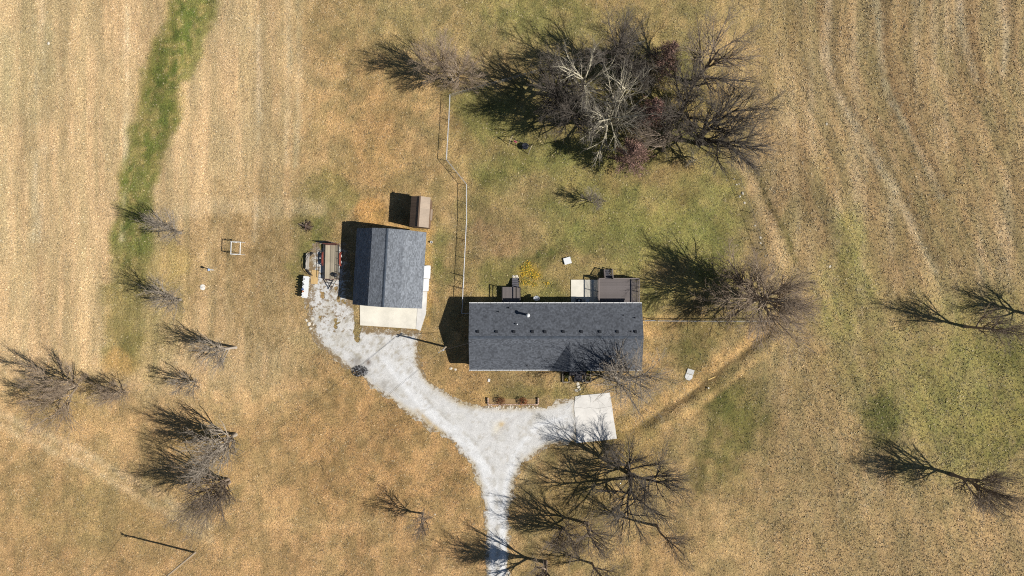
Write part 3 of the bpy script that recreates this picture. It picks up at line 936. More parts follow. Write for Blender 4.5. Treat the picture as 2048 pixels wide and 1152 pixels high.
for x in (dx0 + .05, (dx0 + dx1) / 2, dx1 - .05): MB().bbox(x - dcx - .03, x - dcx + .03, dys - dcy + .02, -.05, DZ - .25, DZ - .034).build('joist', m_balu, deck)
for x in (dx0 + .12, dx1 - .12, (dx0 + dx1) / 2 + .15):
    for y in (-.15, dys - dcy + .3): MB().bbox(x - dcx - .05, x - dcx + .05, y - .05, y + .05, -.05, DZ - .26).build('support_post', m_balu, deck)
stx0, _ = G(1208.6, 557, DZ); stx1, _ = G(1224.5, 557, DZ)
railing(deck, (dx1 - dcx - .06, -.05), (dx1 - dcx - .06, dys - dcy + .08), DZ, posts=3)
railing(deck, (dx0 - dcx + .06, -.05), (dx0 - dcx + .06, dys - dcy + .08), DZ, posts=3)
railing(deck, (dx0 - dcx + .06, -.02), (stx0 - dcx, -.02), DZ)
railing(deck, (stx1 - dcx, -.02), (dx1 - dcx - .06, -.02), DZ, posts=3)
for k in range(4):
    z = DZ - (k + 1) * .17
    MB().bbox(stx0 - dcx + .06, stx1 - dcx - .06, .02 + k * .32, .02 + k * .32 + .28, z - .035, z).build('stair_tread', m_step, deck)
for x in (stx0, stx1):
    MB().beam((x - dcx, .0, DZ - .25), (x - dcx, 1.35, .06), .05, .22).build('stringer', m_balu, deck)
    railing(deck, (x - dcx, .05), (x - dcx, 1.32), (DZ - .05, .15), hgt=.92)

# small rear landing
LZ = .75
lx0, lyn = G(1004.5, 574, LZ); lx1, _ = G(1040.5, 574, LZ)
land = thing('rear_landing', 'small grey landing with rails and four steps at the back door', 'steps', ((lx0 + lx1) / 2, lyn, 0))
lcx, lcy = land.location.x, land.location.y; lys = wy1 + .05 - lcy
nb = 17; bw = (lx1 - lx0) / nb
bm_ = MB().bbox(-bw / 2 + .007, bw / 2 - .007, lys, 0, -.03, 0).mesh('deck_board', m_comp)
for k in range(nb): link('deck_board', bm_, land, (lx0 - lcx + (k + .5) * bw, 0, LZ))
for y in (-.04, lys + .05): MB().bbox(lx0 - lcx + .02, lx1 - lcx - .02, y - .02, y + .02, LZ - .24, LZ - .034).build('joist', m_balu, land)
for x in (lx0 + .08, lx1 - .08):
    for y in (-.12, lys + .12): MB().bbox(x - lcx - .045, x - lcx + .045, y - .045, y + .045, -.05, LZ - .036).build('support_post', m_balu, land)
railing(land, (lx1 - lcx - .03, -.03), (lx1 - lcx - .03, lys + .05), LZ, bal=False, posts=2, mt=m_balu)
railing(land, (lx0 - lcx + .03, -.03), (lx0 - lcx + .03, lys + .05), LZ, bal=False, posts=2, mt=m_balu)
sx0, _ = G(1024.5, 574, LZ); sx1, _ = G(1038, 574, LZ)
for k in range(4):
    z = LZ - (k + 1) * .16
    MB().bbox(sx0 - lcx, sx1 - lcx, .015 + k * .31, .015 + k * .31 + .29, z - .04, z).build('stair_tread', m_step, land)
    MB().bbox(sx0 - lcx + .03, sx1 - lcx - .03, .02 + k * .31, .05 + k * .31, .0, z - .042).build('stair_riser', m_balu, land)
for x in (sx0 - .03, sx1 + .03): MB().beam((x - lcx, .0, LZ - .2), (x - lcx, 1.25, .06), .045, .2).build('stringer', m_balu, land)

m_stone = M('pale_stone', alb(214, 204, 184), 0.9, 0.2, 4, bmp=.02, rnd=.15)


def rock_mesh(seed, sq=.6):
    rg = random.Random(seed); mb = MB(); n = 9
    prof = [(.35, -.1), (.95, .0), (1.0, .3 * sq), (.7, .75 * sq), (.25, sq)]
    mb.lathe(prof, n)
    mb.v = [(x * rg.uniform(.8, 1.2), y * rg.uniform(.8, 1.2), z * rg.uniform(.85, 1.15)) for x, y, z in mb.v]
    return mb.mesh('stone', m_stone)


rocks = [rock_mesh(k, .5 + .1 * k) for k in range(5)]


ORD = 'first second third fourth fifth sixth seventh eighth ninth tenth eleventh twelfth thirteenth fourteenth fifteenth sixteenth seventeenth eighteenth nineteenth twentieth'.split()


def stone(px, py, s, label, group=None, k=0, cat='stone', flat=1.0):
    x, y = G(px, py)
    o = link('stone', rocks[k % 5], None, (x, y, max(0, gz1(x, y)) ), (0, 0, px * 1.7), (s, s * .8, s * .8 * flat))
    return tag(o, label, cat, group)


for i, (px, py, s) in enumerate(((1027, 553, .22), (1033, 552.5, .24), (1036, 556, .17), (1029.5, 557, .16))):
    stone(px, py, s, 'cream stone at the foot of the small rear steps, ' + ('leftmost of four', 'upper right of four', 'far right of four', 'lowest, against the tread')[i], 'stones at the rear steps', i)

# front porch with steps
PZ = .55
px0, pyn = G(1139, 738, PZ); px1, _ = G(1170, 738, PZ); _, pys = G(1139, 751, PZ)
porch = thing('front_porch', 'small dark timber porch and steps below the front gable', 'porch', ((px0 + px1) / 2, pys, 0))
pcx, pcy = porch.location.x, porch.location.y; ytop = wy0 - .03 - pcy
m_dk = M('dark_timber', alb(78, 76, 80), .75, .2, 3, rnd=.15)
nb = 8; bw = ytop / nb
bm_ = MB().box((0, 0, -.02), (px1 - px0, bw - .016, .04)).mesh('deck_board', m_dk)
for k in range(nb): link('deck_board', bm_, porch, (0, (k + .5) * bw, PZ))
for x in (px0, px1):
    for y in (.06, ytop - .1): MB().bbox(x - pcx - .05, x - pcx + .05, y - .05, y + .05, -.05, PZ + .95).build('post', m_dk, porch)
    s_ = 1 if x == px0 else -1
    MB().beam((x - pcx, .02, PZ + .97), (x - pcx, ytop - .04, PZ + .97), .12, .045).build('top_rail', m_dk, porch)
    for k in range(8): MB().bbox(x - pcx - .018, x - pcx + .018, .2 + k * (ytop - .4) / 7 - .018, .2 + k * (ytop - .4) / 7 + .018, PZ, PZ + .945).build('baluster', m_dk, porch)
tx0, _ = G(1150, 751, PZ); tx1, _ = G(1164, 751, PZ)
for k in range(3):
    z = PZ - (k + 1) * .14
    MB().bbox(tx0 - pcx, tx1 - pcx, -.30 - k * .29, -.02 - k * .29, z - .045, z).build('stair_tread', m_dk, porch)
for x in (tx0 - .05, tx1 + .05):
    MB().beam((x - pcx, -.02, PZ - .2), (x - pcx, -.95, .05), .05, .2).build('stringer', m_dk, porch)
    MB().beam((x - pcx, -.02, PZ + .92), (x - pcx, -.95, .98), .07, .05).build('hand_rail', m_dk, porch)
    MB().bbox(x - pcx - .04, x - pcx + .04, -.98, -.90, -.05, .96).build('post', m_dk, porch)

# planting beds each side of the porch
m_timb = M('weathered_timber', alb(150, 138, 120), .85, .25, 3, rnd=.2, stretch=(1, 1, 1))
m_mulch = M('mulch', alb(84, 66, 44), .95, .4, 6, bmp=.05)
m_brick = M('red_brick', alb(196, 166, 146), .9, .2, 5, rnd=.25)


def leafy(name, label, cat, px, py, h, rad, n, cols, seed, group=None, up=.5):
    """small plant: stems and many leaf faces"""
    x, y = G(px, py); t = thing(name, label, cat, (x, y, gz1(x, y)), 0, group)
    rg = np.random.default_rng(seed)
    st = MB()
    for k in range(14):
        a = rg.uniform(0, 6.28); w = rg.uniform(.3, .9) * rad
        st.tube((0, 0, -.03), (w * math.cos(a), w * math.sin(a), h * rg.uniform(.5, 1)), .012, .005, 4)
    st.build('stem', M('shrub_stem', alb(96, 78, 60), .9), t)
    u = rg.normal(0, 1, (n, 3)); u /= np.linalg.norm(u, axis=1)[:, None]
    rr_ = rg.uniform(.3, 1, n) ** .5
    P = u * rr_[:, None] * np.array([rad, rad, h * .5]) * (0.75 + .35 * rg.random(n))[:, None] + np.array([0, 0, h * .52])
    P[:, 2] = np.maximum(P[:, 2], .04)
    d1 = rg.normal(0, 1, (n, 3)); d1[:, 2] += up; d1 /= np.linalg.norm(d1, axis=1)[:, None]
    d2 = np.cross(d1, rg.normal(0, 1, (n, 3))); d2 /= np.linalg.norm(d2, axis=1)[:, None]
    s1 = rg.uniform(.05, .12, n)[:, None]; s2 = s1 * .4
    V = np.stack([P - d2 * s2, P + d1 * s1, P + d2 * s2, P - d1 * s1 * .5], 1).reshape(-1, 3)
    F = np.arange(4 * n).reshape(-1, 4)
    me = np_mesh('foliage', V, F, M(name + '_leaf_%d' % seed, cols, .8, .2, 5, island=.45))
    link('foliage', me, t)
    return t


for side, (xa, xb, lb) in enumerate((((1125.5), (1138), 'timber-edged planting bed on the left of the front porch'), ((1171), (1181), 'timber-edged planting bed on the right of the front porch'))):
    x0, ya = G(xa, 743); x1, yb = G(xb, 764)
    t = thing('planting_bed', lb, 'garden bed', ((x0 + x1) / 2, (ya + yb) / 2, 0), 0, 'beds beside the porch')
    hx, hy = (x1 - x0) / 2, (ya - yb) / 2
    MB().bbox(-hx + .09, hx - .09, -hy + .09, hy, -.05, .10).build('soil', m_mulch, t)
    for c_, s_ in (((-hx, 0, .09), (.14, 2 * hy + .1, .30)), ((hx, 0, .09), (.14, 2 * hy + .1, .30)), ((0, -hy, .08), (2 * hx - .15, .14, .28))): MB().box(c_, s_).build('edging_timber', m_timb, t)
for i, (px, py, h, rd, cl, lb) in enumerate(((1132, 759, .35, .3, (.45, .32, .04), 'yellow plant in the planting bed left of the porch'), (1133, 750, .7, .42, (.05, .06, .02), 'dark shrub in the planting bed left of the porch'),
                                             (1176, 742, .45, .35, (.36, .34, .06), 'yellow-green plant close to the wall right of the porch'), (1176, 755, .5, .38, (.10, .10, .03), 'olive shrub in the planting bed right of the porch'))):
    leafy('garden_plant', lb, 'plant', px, py, h, rd, 260, cl, 40 + i, 'plants by the porch')
# stepping stones in front of the porch
for i, (px, py, s) in enumerate(((1156, 768, .26), (1157, 774, .24), (1153, 781, .25), (1159, 779, .18), (1166, 761, .2), (1170, 760, .22))):
    stone(px, py, s, 'flat pale path stone below the front porch, ' + ('nearest the bottom step', 'second below the bottom step', 'last, towards the drive', 'small, nearest the parking pad', 'at the foot of the right-hand bed', 'rightmost, beside the right-hand bed')[i], 'path stones below the porch', i, flat=.3)

# brick-edged bed with two russet shrubs
x0, y0 = G(976.5, 809); x1, y1 = G(1076, 797)
bed = thing('flower_bed', 'low brick-edged flower bed between the drive and the front lawn', 'garden bed', ((x0 + x1) / 2, y0, 0))
hw = (x1 - x0) / 2
bmh = MB().box((0, 0, 0), (.27, .13, .13)).mesh('brick', m_brick)
nbr = 23; rg = random.Random(3)
for k in range(nbr): link('brick', bmh, bed, (-hw + (k + .5) * 2 * hw / nbr, rg.uniform(-.02, .02), .08 + rg.uniform(-.015, .015)), (0, 0, rg.uniform(-.05, .05)))
for s_ in (-1, 1):
    for k in range(3):
        for j in range(2): link('brick', bmh, bed, (s_ * (hw + .02), .2 + k * .31, .09 + j * .17), (0, 0, math.pi / 2 + rg.uniform(-.05, .05)))
MB().bbox(-hw + .12, hw - .12, .11, .80, -.05, .03).build('soil', M('light_soil', alb(156, 128, 88), .95, .3, 6, bmp=.05), bed)
leafy('russet_shrub', 'russet shrub in the brick-edged bed, nearer the garage', 'shrub', 1002, 801, .95, .7, 420, alb(128, 78, 46), 61, 'shrubs in the front bed', .8)
leafy('russet_shrub', 'russet shrub in the brick-edged bed, nearer the parking pad', 'shrub', 1047, 802, .95, .7, 420, alb(134, 80, 46), 62, 'shrubs in the front bed', .8)
rg = random.Random(8)
for k in range(18):
    px, py = 978 + k * 6.1 + rg.uniform(-2, 2), 812.5 + abs(rg.gauss(0, 4))
    stone(px, py, rg.uniform(.08, .16), ORD[k] + ' small stone below the flower bed, counted from the garage side', 'stones below the flower bed', k)


# ================================================================ garage with gambrel roof
GA = -math.atan2(8.9, 148.3)
gxc, gyc = (785.2 - 1024) / S, (576 - 537.8) / S
gar = thing('gambrel_garage', 'two-car garage with grey shingled gambrel roof', 'garage', (gxc, gyc, 0), GA)
GB, GE, GL = 2.13, 4.72, 5.20            # half widths of the upper break and the eave, half length
ZR, ZB, ZE = 5.60, 4.78, 2.42
m_gside = M('grey_siding', alb(150, 156, 160), .7, .06)
prof = [(-GE + .3, ZE + .1), (-GB - .02, ZB - .14), (0, ZR - .14), (GB + .02, ZB - .14), (GE - .3, ZE + .1)]
for y in (-GL + .28, GL - .40):
    p = [(-GE + .3, y, 0)] + [(a, y, b_) for a, b_ in prof] + [(GE - .3, y, 0)]
    q = [(a, y + .12, c_) for a, b_, c_ in p]; n = len(p)
    MB().raw(p + q, [tuple(range(n)), tuple(range(2 * n - 1, n - 1, -1))] + [(i, n + i, n + (i + 1) % n, (i + 1) % n) for i in range(n)]).build('gable_wall', m_gside, gar)
for s_ in (-1, 1): MB().bbox(s_ * (GE - .42), s_ * (GE - .3), -GL + .41, GL - .41, 0, ZE + .05).build('wall', m_gside, gar)
for k, (a, b_) in enumerate((((-GE, ZE), (-GB, ZB)), ((-GB, ZB), (0, ZR)), ((0, ZR), (GB, ZB)), ((GB, ZB), (GE, ZE)))):
    N_ = Vector((-(b_[1] - a[1]), 0, b_[0] - a[0])).normalized() * -.08
    p = [Vector((a[0], -GL, a[1])), Vector((b_[0], -GL, b_[1])), Vector((b_[0], GL, b_[1])), Vector((a[0], GL, a[1]))]
    rf = MB().raw(p + [q + N_ for q in p], [(0, 1, 2, 3), (7, 6, 5, 4), (0, 4, 5, 1), (1, 5, 6, 2), (2, 6, 7, 3), (3, 7, 4, 0)]).build('roof', m_under, gar)
    lo, hi = (a, b_) if k < 2 else (b_, a)
    if k < 2: O, U = Vector((lo[0], GL, lo[1])), Vector((0, -1, 0))
    else: O, U = Vector((lo[0], -GL, lo[1])), Vector((0, 1, 0))
    Vv = Vector((hi[0] - lo[0], 0, hi[1] - lo[1]))
    sh = shingle_slope(O, U, Vv, 2 * GL, Vv.length, seed=20 + k).build('shingles', m_shin_g, rf); sh['kind'] = 'stuff'
mb = MB()
for k in range(35):
    y = -GL + k * .297
    for s_ in (-1, 1):
        p = [(0, y, ZR + .07), (0, min(y + .30, GL), ZR + .06), (s_ * .16, min(y + .30, GL), ZR + .0), (s_ * .16, y, ZR + .01)]
        mb.raw(p, [(0, 1, 2, 3)] if s_ < 0 else [(3, 2, 1, 0)])
mb.build('ridge_cap', M('ridge_shingle_grey', alb(66, 74, 84), .9, .1, 2, island=.2), gar)
for x in (-2.1, 2.1):
    d = MB().box((0, 0, 1.15), (3.0, .05, 2.2)).build('garage_door', m_white, gar, False, (x, -GL + .25, .02))
    for k in range(4): MB().box((0, -.035, .35 + k * .53), (2.9, .02, .46)).build('panel', m_white, d)
d = MB().box((0, 0, 1.02), (.06, .9, 2.02)).build('door', m_white, gar, False, (GE - .26, -1.5, .05)); MB().tube((.03, .35, 1), (.09, .35, 1), .03, n=10).build('handle', m_galv, d)

# ================================================================ brown shed with metal roof
shx, shy = (846 - 1024) / S, (576 - 429) / S
shed = thing('garden_shed', 'narrow tall shed with tan metal gable roof, west slope coloured as shaded', 'shed', (shx, shy, 0), -math.radians(4.0))
SH, SW, SE, SR = 2.05, 1.30, 3.15, 4.0
m_shw = M('shed_boards', alb(120, 96, 76), .8, .2, 2, rnd=.15)
m_shr = M('tan_metal_shaded', alb(112, 92, 76), .55, .16, .8, rnd=.10)  # same roof metal, shade of the west slope put into a darker colour
m_shr2 = M('tan_metal', alb(156, 138, 118), .6, .14, .9, rnd=.08)
for s_ in (-1, 1):
    for k in range(20):
        MB().bbox(s_ * (SW - .16), s_ * (SW - .12), -SH + .12 + k * .19, -SH + .12 + k * .19 + .18, -.05, SE).build('wall_board', m_shw, shed)
for y in (-SH + .1, SH - .1):
    for k in range(12):
        a = -SW + .17 + k * .188; zt = SE + (SR - SE) * (1 - abs(a + .09) / SW) - .12
        MB().bbox(a, a + .18, y - .02, y + .02, -.05, zt).build('wall_board', m_shw, shed)
for s_, mt in ((-1, m_shr), (1, m_shr2)):
    for k in range(5):
        y0 = -SH + k * .82; w = .815
        p = [Vector((0, y0, SR)), Vector((0, y0 + w, SR)), Vector((s_ * SW, y0 + w, SE)), Vector((s_ * SW, y0, SE))]
        dn = Vector((0, 0, -.04)); mb = MB()
        mb.raw(p + [q + dn for q in p], [(0, 1, 2, 3), (7, 6, 5, 4), (0, 4, 5, 1), (1, 5, 6, 2), (2, 6, 7, 3), (3, 7, 4, 0)] if s_ < 0 else
               [(3, 2, 1, 0), (4, 5, 6, 7), (1, 5, 4, 0), (2, 6, 5, 1), (3, 7, 6, 2), (0, 4, 7, 3)])
        for j in range(1, 4):
            yy = y0 + w * j / 4
            mb.beam((0, yy, SR + .012), (s_ * SW, yy, SE + .012), .03, .03)
        mb.build('roof_sheet', mt, shed)
MB().bbox(-.10, .10, -SH - .01, SH + .06, SR - .02, SR + .03).build('ridge_cap', m_shr, shed)
x, y = G(861, 431)
t = thing('lean_cabinet', 'low tan cabinet with sloping lid against the east side of the brown shed', 'cabinet', (x, y, 0), -math.radians(4))
MB().bbox(-.3, .3, -.7, .7, 0, 1.0).build('body', m_shw, t); MB().box((.02, 0, 1.06), (.72, 1.55, .06), ry=.12).build('lid', m_shr2, t)
x, y = G(857, 446.5)
t = thing('white_bucket', 'white bucket beside the tan cabinet at the shed', 'bucket', (x, y, 0))
MB().lathe([(.14, 0), (.17, .34), (.19, .34), (.19, .37), (.15, .37), (.12, .05)], 16).build('body', m_white, t, True); MB().path([(-.18, 0, .33), (-.1, .14, .24), (.1, .14, .24), (.18, 0, .33)], .008, 5).build('handle', m_galv, t)
x, y = G(863.5, 484.5)
t = thing('white_bucket', 'small white pail alone in the grass east of the garage', 'bucket', (x, y, 0))
MB().lathe([(.12, 0), (.15, .30), (.17, .30), (.17, .33), (.13, .33), (.10, .05)], 16).build('body', m_white, t, True); MB().path([(-.16, 0, .3), (-.1, -.13, .2), (.1, -.13, .2), (.16, 0, .3)], .008, 5).build('handle', m_galv, t)

# two white lidded boxes on the walk east of the garage
for i, (px, py, w, l, lb) in enumerate(((853.3, 544.5, .95, 1.75, 'white lidded storage box by the garage wall, the one nearer the shed'), (851.2, 570, .82, 1.65, 'white lidded storage box by the garage wall, the one nearer the apron'))):
    x, y = G(px, py, .9)
    t = thing('storage_box', lb, 'storage box', (x, y, .076), GA, 'white boxes beside the garage')
    MB().bbox(-w / 2 + .04, w / 2 - .04, -l / 2 + .04, l / 2 - .04, 0, .80).build('body', m_white, t)
    li = MB().bbox(-w / 2, w / 2, -l / 2, l / 2, .805, .86).bbox(-w / 2 + .12, w / 2 - .12, -l / 2 + .12, l / 2 - .12, .86, .885).build('lid', m_white, t)
    for s_ in (-1, 1): MB().bbox(w / 2 - .02, w / 2 + .05, s_ * .4 - .08, s_ * .4 + .08, .74, .79).build('handle', m_galv, t)
    for s_ in (-1, 1): MB().bbox(-w / 2 + .01, -w / 2 + .07, s_ * .5 - .06, s_ * .5 + .06, .861, .89).build('hinge', m_dark, t)

# ================================================================ utility trailer
tx, ty = G(663, 524, .6)
tr = thing('utility_trailer', 'flat utility trailer with weathered plank bed and red fenders', 'trailer', (tx, ty, 0), -math.radians(1.2))
TW, TL, TZ = 1.0, 2.42, .62
m_plank = M('grey_plank', alb(168, 156, 134), .85, .42, 2.2, stretch=(5, .35, 5), rnd=.42)
m_rust = M('rusty_red', alb(150, 72, 56), .7, .25, 3)
m_steel = M('black_steel', alb(52, 50, 50), .55, .15)
npk = 11; bw = 2 * (TW - .13) / npk
me = MB().bbox(-bw / 2 + .006, bw / 2 - .006, -TL + .09, TL - .09, -.05, 0).mesh('plank', m_plank)
for k in range(npk): link('plank', me, tr, (-TW + .13 + (k + .5) * bw, 0, TZ + .002 * (k % 3)))
for x in (-TW + .05, TW - .05): MB().bbox(x - .05, x + .05, -TL, TL, TZ - .14, TZ - .01).build('frame_rail', m_steel, tr)
for y in (-TL + .05, TL - .05): MB().bbox(-TW + .11, TW - .11, y - .035, y + .035, TZ - .14, TZ + .012).build('frame_rail', M('rusty_frame', alb(126, 88, 74), .7, .25), tr)
for s_ in (-1, 1):
    x = s_ * (TW + .03)
    for k in range(6):
        y = -TL + .06 + k * (2 * TL - .12) / 5
        MB().bbox(x - .025, x + .025, y - .025, y + .025, TZ - .13, TZ + .50).build('stake', m_steel, tr)
    MB().tube((x, -TL, TZ + .52), (x, TL, TZ + .52), .025, n=8).build('side_rail', m_steel, tr)
    MB().tube((x, -TL + .05, TZ + .25), (x, TL - .05, TZ + .25), .018, n=8).build('side_rail', m_steel, tr)
    fx = s_ * (TW + .21)
    arc = [(-.98, .35), (-.85, .62), (-.55, .74), (.55, .74), (.85, .62), (.98, .35)]
    mb = MB()
    for (a, b_), (c_, d_) in zip(arc[:-1], arc[1:]): mb.beam((fx, a + .45, b_), (fx, c_ + .45, d_), .25, .025)
    mb.build('fender', m_rust, tr)
    for yy in (.02, .88):
        w_ = MB().tube((-.09, 0, 0), (.09, 0, 0), .34, n=22).build('wheel', M('tyre', alb(34, 34, 34), .85), tr, False, (fx, yy, .34))
        MB().tube((.0, 0, 0), (s_ * .10, 0, 0), .20, .18, n=16).build('rim', m_white, w_)
# ramp gate standing up at the rear
gmb = MB()
MB().bbox(-TW + .02, TW - .02, TL + .03, TL + .08, TZ - .1, TZ + 1.25).build('ramp_gate', M('rusty_mesh', alb(112, 62, 50), .75, .3, 4), tr)
for k in range(5): MB().bbox(-TW + .02, TW - .02, TL + .085, TL + .12, TZ - .05 + k * .31, TZ - .01 + k * .31).build('gate_bar', m_steel, tr)
for s_ in (-1, 1): MB().beam((s_ * .75, -TL, TZ - .09), (s_ * .05, -TL - 1.25, TZ - .09), .07, .09).build('tongue', m_steel, tr)
MB().beam((0, -TL - 1.15, TZ - .09), (0, -TL - 1.5, TZ - .06), .1, .1).build('coupler', m_steel, tr)
MB().beam((-.46, -TL - .55, TZ - .06), (.46, -TL - .55, TZ - .06), .06, .06).build('cross_bar', m_steel, tr)
MB().tube((.14, -TL - 1.0, .0), (.14, -TL - 1.0, 1.05), .035, n=10).build('jack', m_steel, tr)
MB().bbox(-.35, .25, -TL - .22, -TL - .04, TZ - .1, TZ + .06).build('tool_tray', m_steel, tr)
x, y = G(671, 550, .75)
t = thing('charcoal_grill', 'small round black lid-topped grill standing on the trailer planks', 'grill', (x, y, TZ + .004))
MB().lathe([(.08, .12), (.24, .2), (.30, .34), (.30, .36)], 20).build('bowl', m_dark, t, True)
MB().lathe([(.31, .365), (.27, .47), (.14, .54), (.02, .56)], 20).build('lid', m_dark, t, True)
for k in range(3):
    a = 2.1 * k; MB().tube((.2 * math.cos(a), .2 * math.sin(a), .2), (.28 * math.cos(a), .28 * math.sin(a), 0), .015, n=6).build('leg', m_dark, t)
MB().tube((-.3, 0, .42), (-.48, 0, .42), .02, n=6).build('handle', m_timb, t)

# ---------------------------------------------------------------- clutter beside the trailer
x, y = G(637, 529)
t = thing('hay_ring', 'dark half-round steel hay feeder ring lying open beside the trailer', 'feeder', (x, y, 0))
R_ = 1.85
A0, A1 = math.radians(118), math.radians(236)
def arcp(a, z, rr_=R_): return (rr_ * math.cos(a) * 1.0 + .25, rr_ * math.sin(a) * 1.0, z)
for z in (.06, .42, .78): MB().path([arcp(A0 + (A1 - A0) * k / 14, z) for k in range(15)], .035, 6).build('hoop', m_steel, t)
for k in range(8):
    a = A0 + (A1 - A0) * k / 7; MB().tube(arcp(a, .0), arcp(a, .80), .025, n=6).build('upright', m_steel, t)
for k in range(7):
    a, b_ = A0 + (A1 - A0) * k / 7, A0 + (A1 - A0) * (k + 1) / 7
    p = [arcp(a, .07), arcp(b_, .07), arcp(b_, .42), arcp(a, .42), arcp(a, .07, R_ - .01), arcp(b_, .07, R_ - .01), arcp(b_, .42, R_ - .01), arcp(a, .42, R_ - .01)]
    MB().hexa(p).build('skirt_panel', m_steel, t)
x, y = G(615, 523, .45)
t = thing('wooden_bench', 'weathered grey two-plank bench beside the half-round feeder', 'bench', (x, y, 0), math.radians(-3))
m_bench = M('bench_wood', alb(176, 168, 154), .85, .25, 2, stretch=(4, .4, 4), rnd=.15)
for dx in (-.13, .13): MB().bbox(dx - .115, dx + .115, -1.1, 1.1, .44, .49).build('seat_plank', m_bench, t)
for yy in (-.85, .85):
    for dx in (-.17, .17): MB().bbox(dx - .04, dx + .04, yy - .04, yy + .04, 0, .438).build('leg', m_bench, t)
MB().bbox(-.03, .03, -.8, .8, .2, .28).build('stretcher', m_bench, t)
x, y = G(629.5, 554)
tag(MB().box((0, 0, .035), (.95, 1.95, .03), rz=math.radians(-4)).box((.1, .1, .06), (.75, 1.6, .02), rz=math.radians(-8)).build('plywood_sheet', M('plywood', alb(196, 164, 112), .85, .2, 2, stretch=(3, .5, 1)), None, False, (x, y, .0)),
    'tan plywood sheets lying flat on the gravel near the trailer tongue', 'board')
# white bench table with things on it
x, y = G(610.5, 574, .9)
wt = thing('white_table', 'long narrow white outdoor table near the drive, cluttered with pots', 'table', (x, y, 0), math.radians(-4))
MB().bbox(-.36, .36, -1.5, 1.5, .84, .90).build('table_top', m_white, wt)
for yy in (-1.35, 0, 1.35):
    for dx in (-.3, .3): MB().bbox(dx - .035, dx + .035, yy - .035, yy + .035, 0, .838).build('leg', m_white, wt)
MB().bbox(-.3, .3, -1.3, 1.3, .30, .34).build('shelf', m_white, wt)
clut = [(-.22, -1.3, .12, .30, (.62, .62, .60), 'white pot at the drive end of the white table'), (-.24, -.95, .10, .26, (.70, .70, .68), 'tall white jar on the white table'),
        (-.2, -.62, .11, .22, (.45, .16, .06), 'orange pot on the white table'), (-.24, -.32, .13, .34, (.05, .09, .22), 'blue pot on the white table'), (-.22, .02, .10, .25, (.66, .66, .64), 'short white pot in the middle of the white table'),
        (-.23, .36, .12, .20, (.12, .12, .12), 'black pot on the white table'), (-.22, .72, .11, .32, (.6, .6, .58), 'ribbed white pot toward the bench end of the white table'), (-.2, 1.1, .13, .24, (.3, .3, .3), 'grey pot at the bench end of the white table')]
for i, (a, b_, rd, hh_, cl, lb) in enumerate(clut):
    ang = math.radians(-4)
    wx_, wy_ = x + a * math.cos(ang) - b_ * math.sin(ang), y + a * math.sin(ang) + b_ * math.cos(ang)
    t = thing('plant_pot', lb, 'pot', (wx_, wy_, .901), 0, 'pots on the white table')
    MB().lathe([(rd * .7, 0), (rd, hh_ * .9), (rd * 1.12, hh_ * .9), (rd * 1.12, hh_), (rd * .9, hh_), (rd * .85, hh_ * .85)], 14).build('body', M('pot_%d' % i, cl, .6), t, True)
    MB().lathe([(.0, hh_ * .78), (rd * .88, hh_ * .80), (rd * .5, hh_ * .84)], 14).build('soil', m_mulch, t)

# brush pile
x, y = G(613.5, 453)
t = thing('brush_pile', 'heap of dead sticks and split logs on the lawn north of the trailer', 'brush pile', (x, y, 0))
rg = random.Random(14)
for k in range(60):
    a = rg.uniform(0, 6.28); L = rg.uniform(.5, 1.3); rr_ = rg.uniform(0, .75); b_ = rg.uniform(0, 6.28)
    cx_, cy_ = rr_ * math.cos(b_), rr_ * math.sin(b_); zz = .05 + (1 - rr_) * rg.uniform(0, .5)
    rd = rg.uniform(.018, .07) if k < 16 else rg.uniform(.01, .03)
    tl = rg.uniform(-.2, .2)
    MB().tube((cx_ - math.cos(a) * L / 2, cy_ - math.sin(a) * L / 2, zz - tl * L / 2 + .05), (cx_ + math.cos(a) * L / 2, cy_ + math.sin(a) * L / 2, max(.03, zz + tl * L / 2 + .05)), rd, rd * .7, 6).build(
        'stick', M('stick_%d' % (k % 3), [alb(92, 72, 60), alb(146, 128, 112), alb(64, 50, 42)][k % 3], .9, .2), t)

# char in the burn patch
x, y = G(719, 742)
r = np.random.default_rng(31); n = 420
a = r.uniform(0, 6.28, n); q = np.sqrt(r.random(n)) * 1.05
cx, cy = x + q * np.cos(a) * 1.15, y + q * np.sin(a) * .75
L = r.uniform(.03, .14, n); az = r.uniform(0, 6.28, n); w = L * r.uniform(.2, .5, n); h = r.uniform(.04, .12, n)
V = np.stack([np.stack([cx - np.cos(az) * L, cy - np.sin(az) * L, np.full(n, .03)], 1), np.stack([cx - np.sin(az) * w, cy + np.cos(az) * w, np.full(n, .03)], 1),
              np.stack([cx + np.cos(az) * L, cy + np.sin(az) * L, np.full(n, .03)], 1), np.stack([cx + np.sin(az) * w, cy - np.cos(az) * w, np.full(n, .03)], 1), np.stack([cx, cy, .03 + h], 1)], 1).reshape(-1, 3)
b0 = np.arange(n)[:, None] * 5
F = np.concatenate([b0 + np.array([[i, (i + 1) % 4, 4]]) for i in range(4)])
cl = np.repeat(np.where(r.random(n)[:, None] > .85, np.array([[.4, .4, .4]]), np.array([[.02, .02, .021]])), 5, 0)
tag(link('charcoal', np_mesh('charcoal', V, F, m_tint, cl)), 'black charred debris of a burn spot on the gravel drive', 'ash', kind='stuff')

